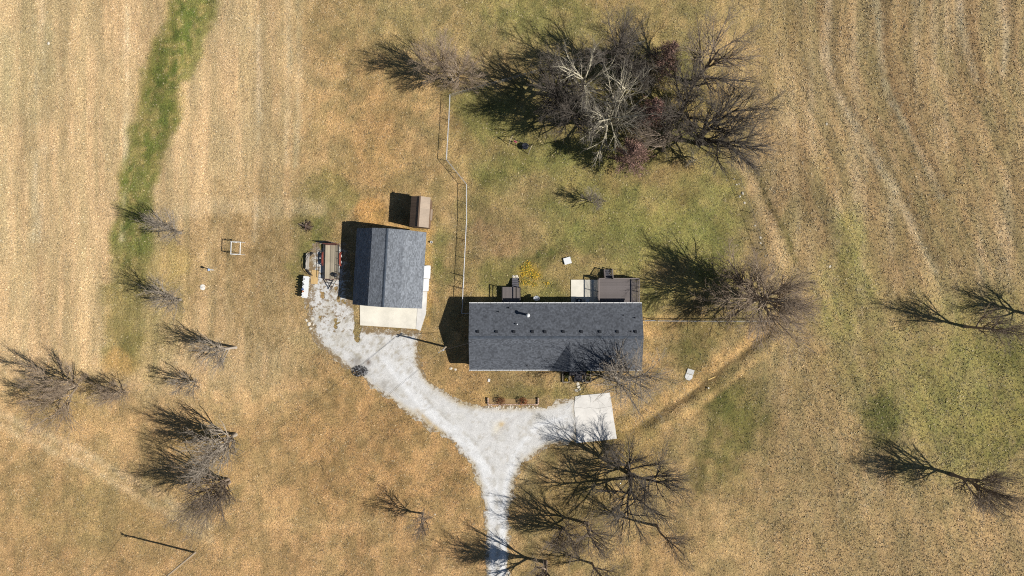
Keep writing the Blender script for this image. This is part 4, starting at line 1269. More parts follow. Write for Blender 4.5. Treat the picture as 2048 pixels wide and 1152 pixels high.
# stones round the place
for i, (px, py, s) in enumerate(((624.5, 637.5, .30), (618, 648, .32), (613, 641, .18), (627, 649, .16), (621, 657, .2))):
    stone(px, py, s, 'pale boulder at the west edge of the drive, ' + ('northernmost and round', 'largest, broad and flat', 'small, outermost on the grass', 'small, innermost on the gravel', 'southernmost')[i], 'boulders at the drive edge', i, flat=.6)
for i, (px, py, s) in enumerate(((1468, 358, .12), (1473, 369, .14), (1478, 368, .1), (1485, 386.5, .22), (1479.5, 393, .16), (1489, 405.5, .18), (1510, 451, .15), (1520.5, 475, .2), (1520.5, 486, .17), (1531, 512, .1), (1538, 530, .1))):
    stone(px, py, s, ORD[i] + ' white stone along the foot of the east chain-link fence, counted from the grove', 'stones by the east fence', i)
for i, (px, py, s, lb) in enumerate(((1660, 533, .18, 'white stone alone in the rough grass east of the big bare tree'), (911, 739, .2, 'pale stone in the lawn just south-west of the house corner'), (902, 737, .22, 'tan stone in the lawn below the service pole'),
                                     (1653, 248, .17, 'white stone in the eastern field beside the wheel track'), (97, 87, .22, 'pale stone in the north-west hay field'), (870, 1029, .12, 'small white stone in the grass east of the lone southern sapling'),
                                     (429, 919, .16, 'round pale stump top between the two south-western trees'), (1417, 776, .14, 'small white stone beside the diagonal bank'))):
    stone(px, py, s, lb, None, i, flat=.6)
x, y = G(978, 760.5)
tag(MB().box((0, 0, .03), (.32, .42, .07), rz=-.1).build('paving_slab', m_conc2, None, False, (x, y, 0)), 'small white square slab in the front lawn', 'slab')
x, y = G(1379, 748.5)
t = thing('tank_lid', 'two-piece pale concrete tank lid set in the east lawn', 'slab', (x, y, 0), math.radians(-17))
MB().bbox(-.48, .50, .04, .72, -.05, .09).build('lid_slab', M('lid_concrete', alb(206, 204, 198), .9, .12, 2), t)
MB().prism([(-.52, -.02), (-.52, -.55), (-.25, -.82), (.2, -.84), (.5, -.5), (.5, -.02)][::-1], -.05, .08).build('lid_slab', M('lid_concrete'), t)
x, y = G(1135, 521.5, .2)
t = thing('well_cap', 'white square well cap tilted in the back lawn', 'well cap', (x, y, gz1(x, y)), math.radians(16))
MB().bbox(-.44, .44, -.40, .40, -.05, .20).build('base', m_conc2, t); MB().bbox(-.50, .50, -.46, .46, .20, .27).build('lid', m_white, t); MB().tube((-.56, .02, 0), (-.56, .02, .42), .05, n=10).build('pipe', m_dark, t)
log_x, log_y = G(1424, 757)
tag(MB().tube((-.5, -.2, .07), (.5, .25, .07), .09, .07, 8).build('log', M('pale_log', alb(224, 190, 120), .9), None, False, (log_x, log_y, gz1(log_x, log_y))), 'short pale split log lying along the diagonal bank', 'log')

# ---------------------------------------------------------------- behind the house
x, y = G(1073, 598, 1.0)
t = thing('satellite_dish', 'grey bowl-shaped dish on a post by the back wall', 'dish', (x, y, 0))
dsh = MB()
prof_ = [(.02, .0), (.18, .03), (.32, .09), (.42, .17), (.44, .17), (.33, .06), (.18, -.01), (.02, -.03)]
dsh.lathe(prof_, 22)
o = dsh.build('dish_bowl', M('dish_grey', alb(178, 182, 186), .5, .06), t, True, (0, 0, 1.0), (math.radians(-38), 0, 0))
MB().tube((0, 0, -.05), (0, 0, 1.0), .04, n=10).build('post', m_galv, t); MB().beam((0, .05, .95), (0, .48, 1.32), .04, .04).build('feed_arm', m_galv, t); MB().box((0, .48, 1.34), (.1, .1, .14)).build('feed_horn', m_dark, t)
x, y = G(1158, 601, .8)
t = thing('air_conditioner', 'dark square air conditioner with round fan on the patio slab', 'air conditioner', (x, y, .086))
MB().bbox(-.40, .40, -.34, .34, 0, .78).build('cabinet', M('ac_grey', alb(92, 98, 100), .5), t)
for k in range(7): MB().bbox(-.41, .41, -.35, .35, .08 + k * .095, .10 + k * .095).build('louvre', m_dark, t)
MB().lathe([(.31, .78), (.31, .82), (.27, .82), (.27, .80)], 20).build('fan_ring', m_dark, t)
for k in range(4):
    a = k * 1.571; MB().beam((0, 0, .80), (.26 * math.cos(a), .26 * math.sin(a), .79), .11, .012).build('fan_blade', m_galv, t)
MB().tube((0, 0, .785), (0, 0, .83), .07, n=12).build('hub', m_white, t)
x, y = G(1174.5, 602, .6)
t = thing('utility_box', 'small pale utility box on the patio slab next to the air conditioner', 'utility box', (x, y, .086))
MB().bbox(-.22, .22, -.25, .25, 0, .55).build('body', m_siding, t); MB().bbox(-.25, .25, -.28, .28, .551, .59).build('lid', m_white, t)

# ================================================================ lawn things on the west
cx_, cy_ = G(471, 496, 1.9)
t = thing('pipe_stand', 'white square pipe frame standing on four posts in the west lawn', 'pipe stand', (cx_, cy_, 0), math.radians(-2))
for sx_ in (-.63, .63):
    for sy_ in (-.84, .84): MB().tube((sx_, sy_, -.05), (sx_, sy_, 1.83), .045 if sx_ < 0 else .022, n=10).build('post', m_white, t)
for sy_ in (-.84, .84): MB().tube((-.72, sy_, 1.88), (.72, sy_, 1.88), .055, n=10).build('top_bar', m_white, t)
for sx_ in (-.63, .63): MB().tube((sx_, -.79, 1.88), (sx_, .79, 1.88), .055, n=10).build('top_bar', m_white, t)
x, y = G(426.5, 540)
t = thing('bird_house', 'small blue-grey bird house on a white post in the west lawn', 'bird house', (x, y, gz1(x, y)))
MB().bbox(-.05, .05, -.05, .05, -.1, 1.25).build('post', m_white, t)
bh = MB().bbox(-.11, .11, -.11, .11, 1.25, 1.52).build('box', M('blue_grey', alb(140, 158, 186), .6), t)
for s_ in (-1, 1): MB().box((s_ * .075, 0, 1.575), (.2, .3, .02), ry=s_ * .6).build('roof', M('blue_grey'), t)
x, y = G(405.5, 574.5)
t = thing('horseshoe_stake', 'thin steel stake in a round white sand patch on the west lawn', 'stake', (x, y, max(0, gz1(x, y))))
MB().lathe([(.40, -.05), (.40, .02), (.30, .045), (.05, .05)], 18).build('sand_patch', M('white_sand', alb(232, 226, 214), .95, .1, 5), t)
MB().tube((0, 0, 0), (-.03, 0, .78), .022, n=8).build('rod', m_dark, t)

# swing set north of the house
sa, sb = Vector((*G(1022, 281), 0)), Vector((*G(1061, 299), 0))
mid = (sa + sb) / 2; ax = (sb - sa).normalized(); pr = Vector((-ax.y, ax.x, 0)); hl = (sb - sa).length / 2
t = thing('swing_set', 'small swing set with pale legs and two swings at the edge of the trees', 'swing set', (mid.x, mid.y, 0))
m_leg = M('pale_leg', alb(206, 190, 158), .6, .12)
ZS = 1.75
MB().tube(-ax * (hl + .05) + Vector((0, 0, ZS)), ax * (hl + .05) + Vector((0, 0, ZS)), .04, n=10).build('top_bar', m_dark, t)
for s_ in (-1, 1):
    for q in (-1, 1): MB().tube(ax * hl * s_ + pr * q * .75 + Vector((0, 0, -.05)), ax * hl * s_ + Vector((0, 0, ZS)), .042, n=8).build('leg', m_leg, t)
    MB().tube(ax * hl * s_ + pr * .38 + Vector((0, 0, .85)), ax * hl * s_ - pr * .38 + Vector((0, 0, .85)), .03, n=8).build('cross_bar', m_leg, t)
for s_, nm, mt in ((-.55, 'pink', M('pink_plastic', alb(190, 90, 110), .5)), (.45, 'blue', M('navy_canvas', alb(30, 33, 42), .7))):
    c_ = ax * hl * s_
    sw = bpy.data.objects.new('swing', None); COL.objects.link(sw); sw.parent = t; sw.location = (c_.x, c_.y, 0)
    if nm == 'pink': MB().box((0, 0, .55), (.45, .22, .05), rz=math.atan2(ax.y, ax.x)).box((0, 0, .68), (.45, .03, .22), rz=math.atan2(ax.y, ax.x)).build('seat', mt, sw)
    else: MB().lathe([(.05, .48), (.44, .52), (.48, .56), (.48, .60), (.42, .58), (.05, .53)], 20).build('seat', mt, sw, True)
    for q in (-1, 1):
        w_ = .21 if nm == 'pink' else .4
        MB().tube((ax.x * q * w_, ax.y * q * w_, .57), (ax.x * q * w_ * .7, ax.y * q * w_ * .7, ZS), .014, n=5).build('chain', m_galv, sw)

# ================================================================ chain-link fences
m_fence = M('galvanised_fence', alb(196, 198, 200), .45, .06, metal=.25)
m_mid = M('dull_fence', alb(158, 158, 156), .55, .15, metal=.25)
m_rusty = M('old_fence', alb(120, 112, 100), .6, .2, metal=.2)


def fence(label, pts, hgt=1.25, mt=None, span=2.6, group='chain-link fence runs', top=True, rr=.030):
    mt = mt or m_fence
    P = [Vector((*G(*p), 0)) for p in pts]
    t = thing('chain_link_fence', label, 'fence', (P[0].x, P[0].y, 0), 0, group)
    P = [p - P[0] for p in P]
    post = MB().tube((0, 0, -.1), (0, 0, hgt), .033, n=8).lathe([(.04, hgt), (.035, hgt + .04), (.01, hgt + .06)], 8).mesh('post', mt)
    for i, (a, b_) in enumerate(zip(P[:-1], P[1:])):
        L = (b_ - a).length; d = (b_ - a) / L; n = max(1, round(L / span))
        for k in range(n + (1 if i == len(P) - 2 else 0)):
            q = a + d * (L * k / n); link('post', post, t, q)
        if top: MB().tube(a + Vector((0, 0, hgt - .02)), b_ + Vector((0, 0, hgt - .02)), rr, n=8).build('top_rail', mt, t)
        # woven wire
        step = .16; hw_ = hgt - .1; V_, F_ = [], []
        s = np.arange(-hw_, L, step); rr_ = .0035
        for sg in (1, -1):
            for s0 in s:
                u0, u1 = (s0, s0 + hw_); z0, z1 = (.04, .04 + hw_) if sg > 0 else (.04 + hw_, .04)
                c0, c1 = max(u0, 0), min(u1, L)
                if c1 - c0 < .03: continue
                za = z0 + (z1 - z0) * (c0 - u0) / hw_; zb = z0 + (z1 - z0) * (c1 - u0) / hw_
                p0, p1 = a + d * c0 + Vector((0, 0, za)), a + d * c1 + Vector((0, 0, zb))
                nrm = Vector((-d.y, d.x, 0)) * rr_; tt = (p1 - p0).normalized(); up = tt.cross(nrm).normalized() * rr_
                b0 = len(V_)
                for pp in (p0, p1): V_ += [pp + nrm, pp - nrm * .5 + up, pp - nrm * .5 - up]
                F_ += [(b0, b0 + 1, b0 + 4, b0 + 3), (b0 + 1, b0 + 2, b0 + 5, b0 + 4), (b0 + 2, b0, b0 + 3, b0 + 5)]
        me = np_mesh('wire_mesh', np.array([tuple(v) for v in V_]), np.array(F_), mt)
        link('wire_mesh', me, t)
    return t


fence('silver chain-link fence running down the west side of the back yard', [(901, 194), (899, 240), (894, 322), (934, 371), (934, 440), (932, 480), (928.5, 552)])
fence('short silver chain-link run from the yard gate to the house corner', [(927, 578), (926, 612), (924.5, 626), (941, 626)])
fence('old chain-link fence along the north side under the trees', [(901, 194), (1000, 166), (1100, 138), (1200, 110), (1287, 88)], span=3, mt=m_mid, rr=.018)
fence('rusty chain-link fence along the east side of the back yard', [(1428, 292), (1475, 360), (1500, 425), (1525, 500), (1541, 545)], mt=m_rusty, rr=.02)
fence('silver chain-link fence from the house toward the big bare tree', [(1312, 641), (1400, 641.5), (1500, 641.5), (1552, 641)], rr=.038)
for (p0, p1, lb, mt) in (((928.5, 552), (927, 578), 'chain-link gate in the west yard fence', m_fence), ((1286, 641), (1312, 641), 'chain-link gate between the house and the south fence', m_fence)):
    a, b_ = Vector((*G(*p0), 0)), Vector((*G(*p1), 0)); L = b_ - a
    t = thing('fence_gate', lb, 'gate', a, 0, 'yard gates')
    for q in (0, 1): MB().tube(L * q + Vector((0, 0, -.1)), L * q + Vector((0, 0, 1.75)), .05, n=10).build('gate_post', mt, t)
    for z in (.12, 1.2): MB().tube(L * .06 + Vector((0, 0, z)), L * .94 + Vector((0, 0, z)), .026, n=8).build('gate_rail', mt, t)
    for q in (.06, .5, .94): MB().tube(L * q + Vector((0, 0, .12)), L * q + Vector((0, 0, 1.2)), .026, n=8).build('gate_stile', mt, t)
    MB().tube(L * .07 + Vector((0, 0, .15)), L * .93 + Vector((0, 0, 1.18)), .014, n=6).build('brace', mt, t)

# ================================================================ poles and wires
m_pole = M('grey_pole', alb(176, 160, 138), .85, .2, 2, stretch=(6, 6, .5))
m_wire = M('black_wire', alb(30, 28, 28), .6, 0)


def pole(px, py, h, label, arm_dir):
    x, y = G(px, py); t = thing('utility_pole', label, 'utility pole', (x, y, 0), 0, 'utility poles')
    MB().tube((0, 0, -.2), (0, 0, h), .15, .10, 12).build('shaft', m_pole, t)
    d = Vector(arm_dir).normalized() * .45
    MB().beam(-d + Vector((0, 0, h - .35)), d + Vector((0, 0, h - .35)), .09, .11).build('crossarm', m_pole, t)
    for q in (-.85, .85): MB().lathe([(.03, 0), (.06, .05), (.05, .1), (.07, .14), (.02, .18)], 10, tuple(d * q + Vector((0, 0, h - .295)))).build('insulator', m_white, t)
    MB().box((.16, 0, h - 1.4), (.2, .2, .4)).build('meter_box', m_galv, t)
    return Vector((x, y, h))


pA = pole(891.5, 693.5, 6.3, 'service pole with white insulators standing west of the house', (.8, .6, 0))
pB = pole(390, 1105, 9.5, 'tall leaning-looking utility pole in the south-west field', (.8, -.6, 0))


def wire(p, q, sag, r_, label):
    p, q = Vector(p), Vector(q); pts = []
    for k in range(25):
        s = k / 24; v = p.lerp(q, s); v.z -= 4 * sag * s * (1 - s); pts.append(v - p)
    o = MB().path(pts, r_, 5).build('power_line', m_wire, None, False, p)
    tag(o, label, 'wire', 'overhead wires')


wd = Vector((.38, .28, -.1))
wire(pB + Vector((.3, -.2, -.1)), pA + wd, .9, .013, 'black overhead wire crossing the drive, the strand nearer the house')
wire(pB + Vector((-.3, .2, -.1)), pA - Vector((.38, .28, .1)), .9, .013, 'black overhead wire crossing the drive, the strand nearer the garage')
wire(pA + Vector((.1, .05, -.2)), (HX0 + .3, -7.3, HR + .1), .15, .03, 'short service wire from the pole to the west end of the house')
wire(pB + Vector((0, 0, -.2)), pB + Vector((-28, -34, .3)), .5, .02, 'overhead wire leaving the tall pole toward the south-west corner')

# ================================================================ bare trees
def unit(v): return v / np.maximum(np.linalg.norm(v, axis=-1, keepdims=True), 1e-9)


def grow_br(P0, D, L, R, K, wob, trop, taper, rg):
    """N branches of K segments: wandering, bending towards the light, tapering"""
    N = len(P0); P = np.zeros((N, K + 1, 3)); P[:, 0] = P0; d = D.copy()
    for k in range(K):
        d = unit(d + rg.normal(0, wob, (N, 3)) + np.array([0, 0, trop]))
        P[:, k + 1] = P[:, k] + d * (L / K)[:, None]
    t = np.linspace(0, 1, K + 1)[None]
    return P, R[:, None] * (1 - (1 - taper) * t)


def spawn(P, R, L, m, t0, t1, ang, angj, lf, lj, fall, rf, rg, rmin):
    N, K1, _ = P.shape; K = K1 - 1
    j = np.arange(m)[None] + rg.random((N, m)); t = t0 + (t1 - t0) * j / m
    f = np.clip(t * K, 0, K - 1e-4); i = f.astype(int); u = (f - i)[..., None]
    ar = np.arange(N)[:, None]
    pos = P[ar, i] * (1 - u) + P[ar, i + 1] * u
    tan = unit(P[ar, i + 1] - P[ar, i])
    rad = R[ar, i] * (1 - u[..., 0]) + R[ar, i + 1] * u[..., 0]
    az = (np.arange(m)[None] * 2.399 + rg.uniform(0, 6.28, (N, 1)) + rg.normal(0, .5, (N, m)))
    ref = np.where(np.abs(tan[..., 2:3]) > .9, np.array([1., 0, 0]), np.array([0, 0, 1.]))
    a = unit(np.cross(tan, ref)); b = np.cross(tan, a)
    th = ang + rg.normal(0, angj, (N, m))
    d = tan * np.cos(th)[..., None] + (a * np.cos(az)[..., None] + b * np.sin(az)[..., None]) * np.sin(th)[..., None]
    ln = L[:, None] * lf * (1 - fall * t) * rg.uniform(1 - lj, 1 + lj, (N, m))
    rr_ = np.maximum(rad * rf * rg.uniform(.8, 1.15, (N, m)), rmin)
    return pos.reshape(-1, 3), d.reshape(-1, 3), ln.ravel(), rr_.ravel()


def tubes(P, R, n):
    N, K1, _ = P.shape
    tan = np.gradient(P, axis=1); tan = unit(tan)
    ref = unit(np.array([.31, .22, .93]) + 0 * tan[:, :1]); ref = np.where(np.abs((tan * ref).sum(-1, keepdims=True)) > .95, np.array([1., 0, 0]), ref)
    a = unit(np.cross(tan, ref)); b = np.cross(tan, a)
    w = np.arange(n) * 2 * np.pi / n
    V = P[:, :, None] + R[:, :, None, None] * (a[:, :, None] * np.cos(w)[None, None, :, None] + b[:, :, None] * np.sin(w)[None, None, :, None])
    idx = np.arange(N * K1 * n).reshape(N, K1, n); nx_ = np.roll(idx, -1, 2)
    F = np.stack([idx[:, :-1], nx_[:, :-1], nx_[:, 1:], idx[:, 1:]], -1).reshape(-1, 4)
    return V.reshape(-1, 3), F


def bark(name, c, var=.25): return M('bark_' + name, c, .9, var, 3.0, bmp=.01, stretch=(1, 1, .4), rnd=.10, spec=.15)


BK = {'grey': (bark('grey', alb(170, 158, 142)), bark('grey_twig', alb(166, 154, 138))),
      'brown': (bark('brown', alb(142, 126, 110)), bark('brown_twig', alb(142, 128, 112))),
      'dark': (bark('dark', alb(92, 84, 76)), bark('dark_twig', alb(122, 113, 102))),
      'white': (bark('white', alb(196, 186, 160), .2), bark('white_twig', alb(150, 142, 130))),
      'pink': (bark('pink', alb(170, 152, 130)), bark('pink_twig', alb(172, 152, 130)))}
TREE_TRIS = 0


def tree(px, py, h, r, label, seed, bk='grey', stems=1, limbs=9, trunk=.75, start=.22, ang=.62, up=.07, n2=8, n3=6, n4=4, tr=None, spread=0.0, rtw=.0072, group='bare trees', lean=(0, 0)):
    global TREE_TRIS
    rg = np.random.default_rng(seed); limbs = round(limbs * 1.35); n2 = round(n2 * 1.2)
    x, y = G(px, py); t = thing('bare_tree', label, 'tree', (x, y, gz1(x, y)), 0, group)
    tr = tr or .018 * h + .02
    # stems
    D = np.tile(np.array([[lean[0], lean[1], 1.0]]), (stems, 1))
    if stems > 1:
        a = np.arange(stems) * 2 * np.pi / stems + rg.uniform(0, 6.28); D[:, 0] += spread * np.cos(a); D[:, 1] += spread * np.sin(a)
    D = unit(D); P0 = np.zeros((stems, 3)); P0[:, 2] = -.15
    if stems > 1: P0[:, 0] += .6 * tr * np.cos(a); P0[:, 1] += .6 * tr * np.sin(a)
    L0 = np.full(stems, h * trunk) * rg.uniform(.85, 1.05, stems); R0 = np.full(stems, tr if stems == 1 else tr * .75)
    Pt, Rt = grow_br(P0, D, L0, R0, 10, .05, .03, .30, rg)
    Rt[:, 0] *= 1.35
    p, d, l, q = spawn(Pt, Rt, L0, limbs, start, 1.0, ang, .12, .72, .2, .40, .72, rg, .03)
    l = np.maximum(l, h * .2)
    Pl, Rl = grow_br(p, d, l, q, 8, .06, up, .22, rg)
    p, d, l2, q = spawn(Pl, Rl, l, n2, .15, 1.0, .44, .14, .64, .25, .45, .74, rg, .022)
    Pa, Ra = grow_br(p, d, l2, q, 6, .085, up * .8, .3, rg)
    p, d, l3, q = spawn(Pa, Ra, l2, n3, .2, 1.0, .46, .18, .55, .3, .4, .70, rg, rtw * 1.7)
    Pb, Rb = grow_br(p, d, l3, q, 3, .15, up * .8, .5, rg)
    p, d, l4, q = spawn(Pb, Rb, l3, n4, .3, 1.0, .5, .2, .6, .3, .35, .7, rg, rtw)
    Pc, Rc = grow_br(p, d, l4, q, 2, .16, up, .55, rg)
    # fit to the height and spread of this tree
    al = Pc.reshape(-1, 3); cz = h / np.percentile(al[:, 2], 99.7)
    rr_ = np.hypot(al[:, 0] - np.median(al[:, 0]), al[:, 1] - np.median(al[:, 1])); cxy = r / np.percentile(rr_, 95)
    sc_ = np.array([cxy, cxy, cz])
    zk = lambda P: P * np.array([1, 1, 1]) * sc_
    Pt, Pl, Pa, Pb, Pc = zk(Pt), zk(Pl), zk(Pa), zk(Pb), zk(Pc)
    mb_, mt_ = BK[bk]
    for s in range(stems):
        V, F = tubes(Pt[s:s + 1], Rt[s:s + 1], 9); link('trunk', np_mesh('trunk', V, F, mb_, None, True), t); TREE_TRIS += 2 * len(F)
    for k in range(len(Pl)):
        V, F = tubes(Pl[k:k + 1], Rl[k:k + 1], 6); link('limb', np_mesh('limb', V, F, mb_, None, True), t); TREE_TRIS += 2 * len(F)
    V1, F1 = tubes(Pa, Ra, 4); V2, F2 = tubes(Pb, Rb, 3); V3, F3 = tubes(Pc, Rc, 3)
    link('branches', np_mesh('branches', V1, F1, mb_), t)['kind'] = 'stuff'
    V = np.concatenate([V2, V3]); F = np.concatenate([F2, F3 + len(V2)])
    link('crown', np_mesh('crown', V, F, mt_), t)['kind'] = 'stuff'
    TREE_TRIS += 2 * (len(F1) + len(F))
    return t


# west lawn: young upright trees
Y = dict(limbs=11, trunk=.66, start=.15, ang=.42, up=.10, n2=6, n3=5, n4=2)
tree(361, 466, 9.0, 2.8, 'slender bare tree at the east edge of the green strip, northernmost of the west trees', 1, 'grey', **Y)
tree(361, 599, 9.3, 2.8, 'slender bare tree at the green strip, just south of the round sand patch', 2, 'grey', **Y)
tree(472, 695, 9.6, 2.8, 'slender bare tree in the west lawn closest to the gravel drive', 3, 'grey', **Y)
tree(391, 763, 5.8, 2.2, 'small bushy bare tree south of the green strip', 4, 'grey', stems=2, spread=.25, limbs=7, trunk=.55, start=.1, ang=.6, up=.1, n2=6, n3=5, n4=3)
tree(152, 772, 9.4, 5.0, 'broad bushy multi-stemmed bare tree at the west edge', 5, 'pink', stems=4, spread=.4, limbs=7, trunk=.65, start=.12, ang=.55, up=.08, n2=9, n3=5, n4=2)
tree(249, 784, 6.2, 2.7, 'smaller bushy bare tree beside the broad western one', 6, 'pink', stems=2, spread=.3, limbs=8, trunk=.6, start=.1, ang=.6, n2=7, n3=6, n4=3)
tree(471, 869, 12.4, 3.7, 'tall bare tree in the south-west lawn, northern one of a pair', 7, 'grey', limbs=16, trunk=.66, start=.12, ang=.45, up=.1, n2=9, n3=4, n4=2)
tree(458, 961, 13.0, 4.1, 'tall bare tree in the south-west lawn, southern one of a pair', 8, 'brown', stems=2, spread=.18, limbs=11, trunk=.66, start=.12, ang=.48, up=.09, n2=9, n3=4, n4=2)
tree(846, 1027, 7.6, 2.5, 'lone bare sapling in the lawn west of the drive', 9, 'brown', limbs=8, trunk=.7, start=.25, ang=.6, up=.08, n2=6, n3=5, n4=3)
# along the drive, south
tree(1091, 1124, 13.0, 3.6, 'bare tree by the drive at the bottom, its shadow crossing the gravel', 10, 'brown', limbs=14, trunk=.8, start=.2, ang=.6, up=.08, n2=8, n3=6, n4=3, tr=.26)
tree(1184, 1127, 8.5, 2.8, 'shorter bare tree at the bottom, right of the one shading the drive', 11, 'brown', limbs=9, trunk=.7, start=.25, ang=.6, n2=6, n3=5, n4=3)
tree(1126, 1057, 8.8, 3.0, 'multi-stemmed bare tree close to the east edge of the drive', 12, 'brown', stems=3, spread=.22, limbs=7, trunk=.7, start=.15, ang=.5, up=.1, n2=7, n3=5, n4=3)
tree(1175, 1047, 11.5, 3.4, 'tall bare tree right behind the multi-stemmed one by the drive', 13, 'brown', limbs=10, trunk=.75, start=.3, ang=.62, n2=6, n3=5, n4=3)
tree(1314, 1051, 12.5, 2.6, 'thin tall bare tree with one long trunk in the south lawn', 14, 'brown', limbs=9, trunk=.88, start=.5, ang=.65, up=.05, n2=5, n3=5, n4=3, tr=.2)
tree(1262, 951, 12.0, 7.2, 'wide spreading bare tree with heavy limbs south of the parking pad', 15, 'dark', stems=3, spread=.35, limbs=8, trunk=.6, start=.25, ang=.85, up=.02, n2=8, n3=6, n4=3, tr=.34)
tree(1243, 760, 11.8, 5.2, 'dense bare tree at the front of the house, shading the roof', 16, 'grey', stems=2, spread=.14, limbs=10, trunk=.55, start=.15, ang=.42, up=.08, n2=6, n3=5, n4=2, tr=.32)
# big one east of the house and the eastern trees
tree(1508, 597, 13.4, 6.8, 'big round-crowned bare tree at the fence corner east of the house', 17, 'pink', stems=1, limbs=18, trunk=.62, start=.16, ang=.8, up=.04, n2=10, n3=7, n4=4, tr=.36, rtw=.0105)
tree(1929, 653, 11.5, 2.9, 'narrow bare tree at the east side, standing clear of the frame edge', 48, 'brown', limbs=11, trunk=.78, start=.3, ang=.55, up=.07, n2=7, n3=5, n4=3, tr=.22)
tree(2066, 631, 11.0, 3.2, 'bare tree half out of view at the right edge', 19, 'brown', limbs=11, trunk=.75, start=.35, ang=.55, up=.08, n2=7, n3=5, n4=3, tr=.26)
tree(1903, 949, 12.5, 3.6, 'tall bare tree alone in the south-east field', 20, 'brown', limbs=14, trunk=.85, start=.25, ang=.7, up=.06, n2=8, n3=6, n4=3, tr=.26)
tree(1183, 403, 4.6, 1.8, 'little bare sapling alone in the middle of the back yard', 21, 'grey', stems=2, spread=.2, limbs=6, trunk=.6, start=.15, ang=.55, n2=6, n3=6, n4=3)
# the grove north of the yard
V_ = dict(limbs=9, trunk=.62, start=.28, up=.03, n2=8, n3=6, n4=3)
tree(908, 163, 10.5, 4.6, 'pinkish round bare tree at the north-west fence corner', 22, 'pink', stems=2, spread=.2, limbs=11, trunk=.55, start=.2, ang=.75, up=.05, n2=9, n3=7, n4=3)
tree(1105, 192, 12.5, 5.0, 'grey bare tree at the west end of the grove, on the fence line', 23, 'dark', ang=.75, tr=.3, **V_)
tree(1128, 236, 13.0, 5.4, 'dark bare tree at the west end of the grove, inside the fence', 24, 'dark', stems=2, spread=.25, ang=.75, tr=.38, **V_)
tree(1212, 245, 14.0, 5.6, 'pale-barked bare tree with white limbs in the middle of the grove', 25, 'white', stems=2, spread=.3, limbs=10, trunk=.62, start=.2, ang=.8, up=.03, n2=6, n3=4, n4=3, tr=.40)
tree(1166, 200, 14.0, 6.0, 'yellowish-limbed bare tree on the north side of the grove', 26, 'white', stems=1, limbs=9, trunk=.68, start=.35, ang=.8, up=.02, n2=6, n3=5, n4=3, tr=.38)
tree(1240, 150, 13.5, 5.8, 'tall dark bare tree behind the white-limbed ones in the grove', 31, 'dark', stems=2, spread=.25, ang=.75, tr=.36, **V_)
tree(1355, 236, 13.5, 6.2, 'dark bare tree with curving trunk at the east part of the grove', 27, 'dark', stems=2, spread=.3, ang=.75, tr=.32, lean=(.08, .12), **V_)
tree(1396, 284, 13.5, 6.8, 'heavy-limbed dark bare tree at the south-east corner of the grove', 28, 'dark', stems=3, spread=.38, limbs=9, trunk=.62, start=.3, ang=.75, up=.03, n2=8, n3=6, n4=4, tr=.38, lean=(.18, .05))
tree(1376, 312, 5.0, 2.2, 'small white-barked tree below the heavy dark one in the grove', 29, 'white', limbs=7, trunk=.7, start=.3, ang=.7, n2=5, n3=4, n4=3, lean=(.15, -.25))
tree(1385, 165, 13.5, 6.6, 'grey bare tree at the north-east corner of the grove', 30, 'brown', ang=.8, tr=.32, **V_)
tree(1325, 300, 10.0, 4.2, 'brown bare tree between the broad cedar and the heavy dark tree', 33, 'brown', ang=.7, tr=.24, **V_)


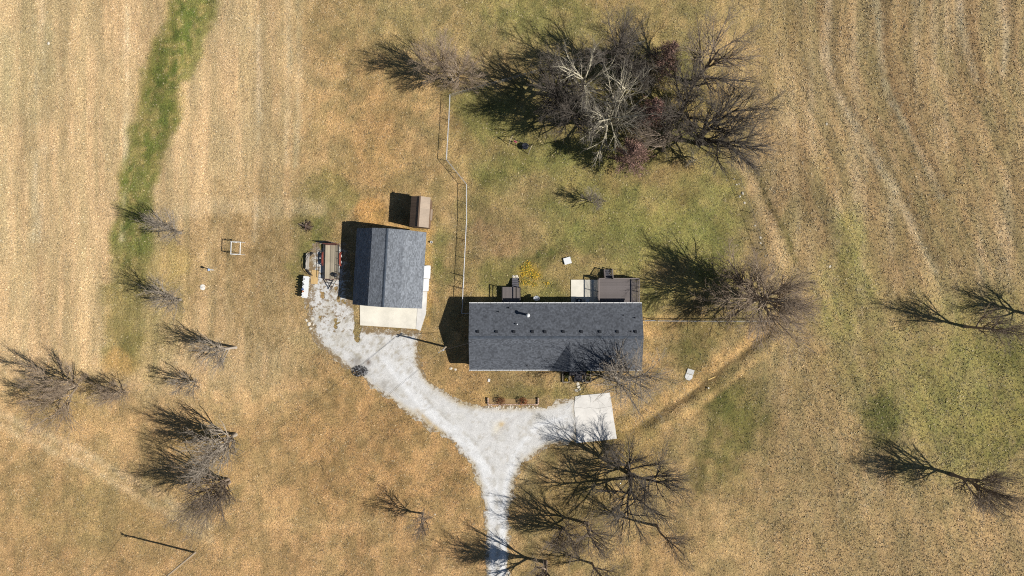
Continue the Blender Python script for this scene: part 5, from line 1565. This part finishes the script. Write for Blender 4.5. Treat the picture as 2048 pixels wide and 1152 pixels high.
def cedar(px, py, h, r, label, seed, n=9000, col=(142, 112, 98)):
    global TREE_TRIS
    x, y = G(px, py); t = thing('red_cedar', label, 'tree', (x, y, gz1(x, y)), 0, 'cedars in the grove')
    rg = np.random.default_rng(seed)
    MB().tube((0, 0, -.1), (0, 0, h * .9), .14, .03, 8).build('trunk', BK['brown'][0], t)
    # boughs
    m = 150; zb = rg.uniform(.06, .97, m) ** .9 * h; az = rg.uniform(0, 6.28, m)
    ln = r * (1 - (zb / h) ** 1.4) * rg.uniform(.7, 1.15, m) + .15
    P0 = np.stack([0 * zb, 0 * zb, zb], 1); D = unit(np.stack([np.cos(az), np.sin(az), rg.uniform(.15, .6, m)], 1))
    Pb_, Rb_ = grow_br(P0, D, ln, np.full(m, .03), 5, .08, .04, .3, rg)
    V, F = tubes(Pb_, Rb_, 3); link('boughs', np_mesh('boughs', V, F, BK['brown'][0]), t)['kind'] = 'stuff'
    # sprays along the boughs
    k = rg.integers(0, m, n); k = np.where(rg.random(n) < ln[k] / ln.max(), k, rg.integers(0, m, n))
    f = (rg.random(n) ** .6) * 4.99; i = f.astype(int); u = (f - i)[:, None]
    P = Pb_[k, i] * (1 - u) + Pb_[k, i + 1] * u + rg.normal(0, .16, (n, 3))
    d1 = unit(rg.normal(0, .7, (n, 3)) + D[k] * .8 + np.array([0, 0, .5])); d2 = unit(np.cross(d1, rg.normal(0, 1, (n, 3))))
    s1 = rg.uniform(.08, .22, n)[:, None]; s2 = s1 * .22
    V = np.stack([P - d2 * s2, P + d1 * s1, P + d2 * s2, P - d1 * s1 * .4], 1).reshape(-1, 3); F = np.arange(4 * n).reshape(-1, 4)
    link('crown', np_mesh('crown', V, F, M('cedar_spray_%d' % seed, alb(*col), .85, .25, 1.5, island=.4)), t)['kind'] = 'stuff'
    TREE_TRIS += 2 * n


cedar(1312, 145, 11.0, 3.2, 'bronze winter cedar at the north side of the grove', 81, 10000)
cedar(1286, 248, 11.0, 3.0, 'bronze winter cedar in the middle of the grove, the darkest red one', 82, 10000, (144, 110, 98))
cedar(1252, 324, 9.5, 3.5, 'broad reddish cedar at the south side of the grove facing the yard', 83, 11000, (152, 120, 106))
cedar(1282, 172, 8.0, 2.4, 'dark green-brown cedar next to the northern bronze one', 84, 7000, (96, 86, 66))

# yellowed weeds behind the back steps
r = np.random.default_rng(77); n = 1300
gx_, gy_ = G(1058, 547)
cl_ = r.normal(0, 1, (26, 2)) * np.array([.95, .85]); k = r.integers(0, 26, n)
P = np.stack([gx_ + cl_[k, 0] + r.normal(0, .22, n), gy_ + cl_[k, 1] + r.normal(0, .2, n), r.uniform(.03, .22, n)], 1)
ok = P[:, 1] < 99; P = P[(P[:, 1] > wy1 + .8) & (P[:, 0] > lx1 + .15)]; n = len(P)
d1 = unit(np.stack([r.normal(0, 1, n), r.normal(0, 1, n), r.uniform(-.1, .5, n)], 1)); d2 = unit(np.cross(d1, r.normal(0, .3, (n, 3)) + np.array([0, 0, 1.])))
s1 = r.uniform(.05, .12, n)[:, None]; s2 = s1 * .38
V = np.stack([P - d2 * s2, P + d1 * s1, P + d2 * s2, P - d1 * s1 * .5], 1).reshape(-1, 3)
yc = np.where(r.random(n)[:, None] < .62, np.array([[.62, .38, .04]]), np.array([[.16, .19, .04]])) * r.uniform(.6, 1.2, n)[:, None]
tag(link('weeds', np_mesh('weeds', V, np.arange(4 * n).reshape(-1, 4), m_grass, np.repeat(yc, 4, 0))), 'yellow and green weeds growing beside the small rear steps', 'weeds', kind='stuff')
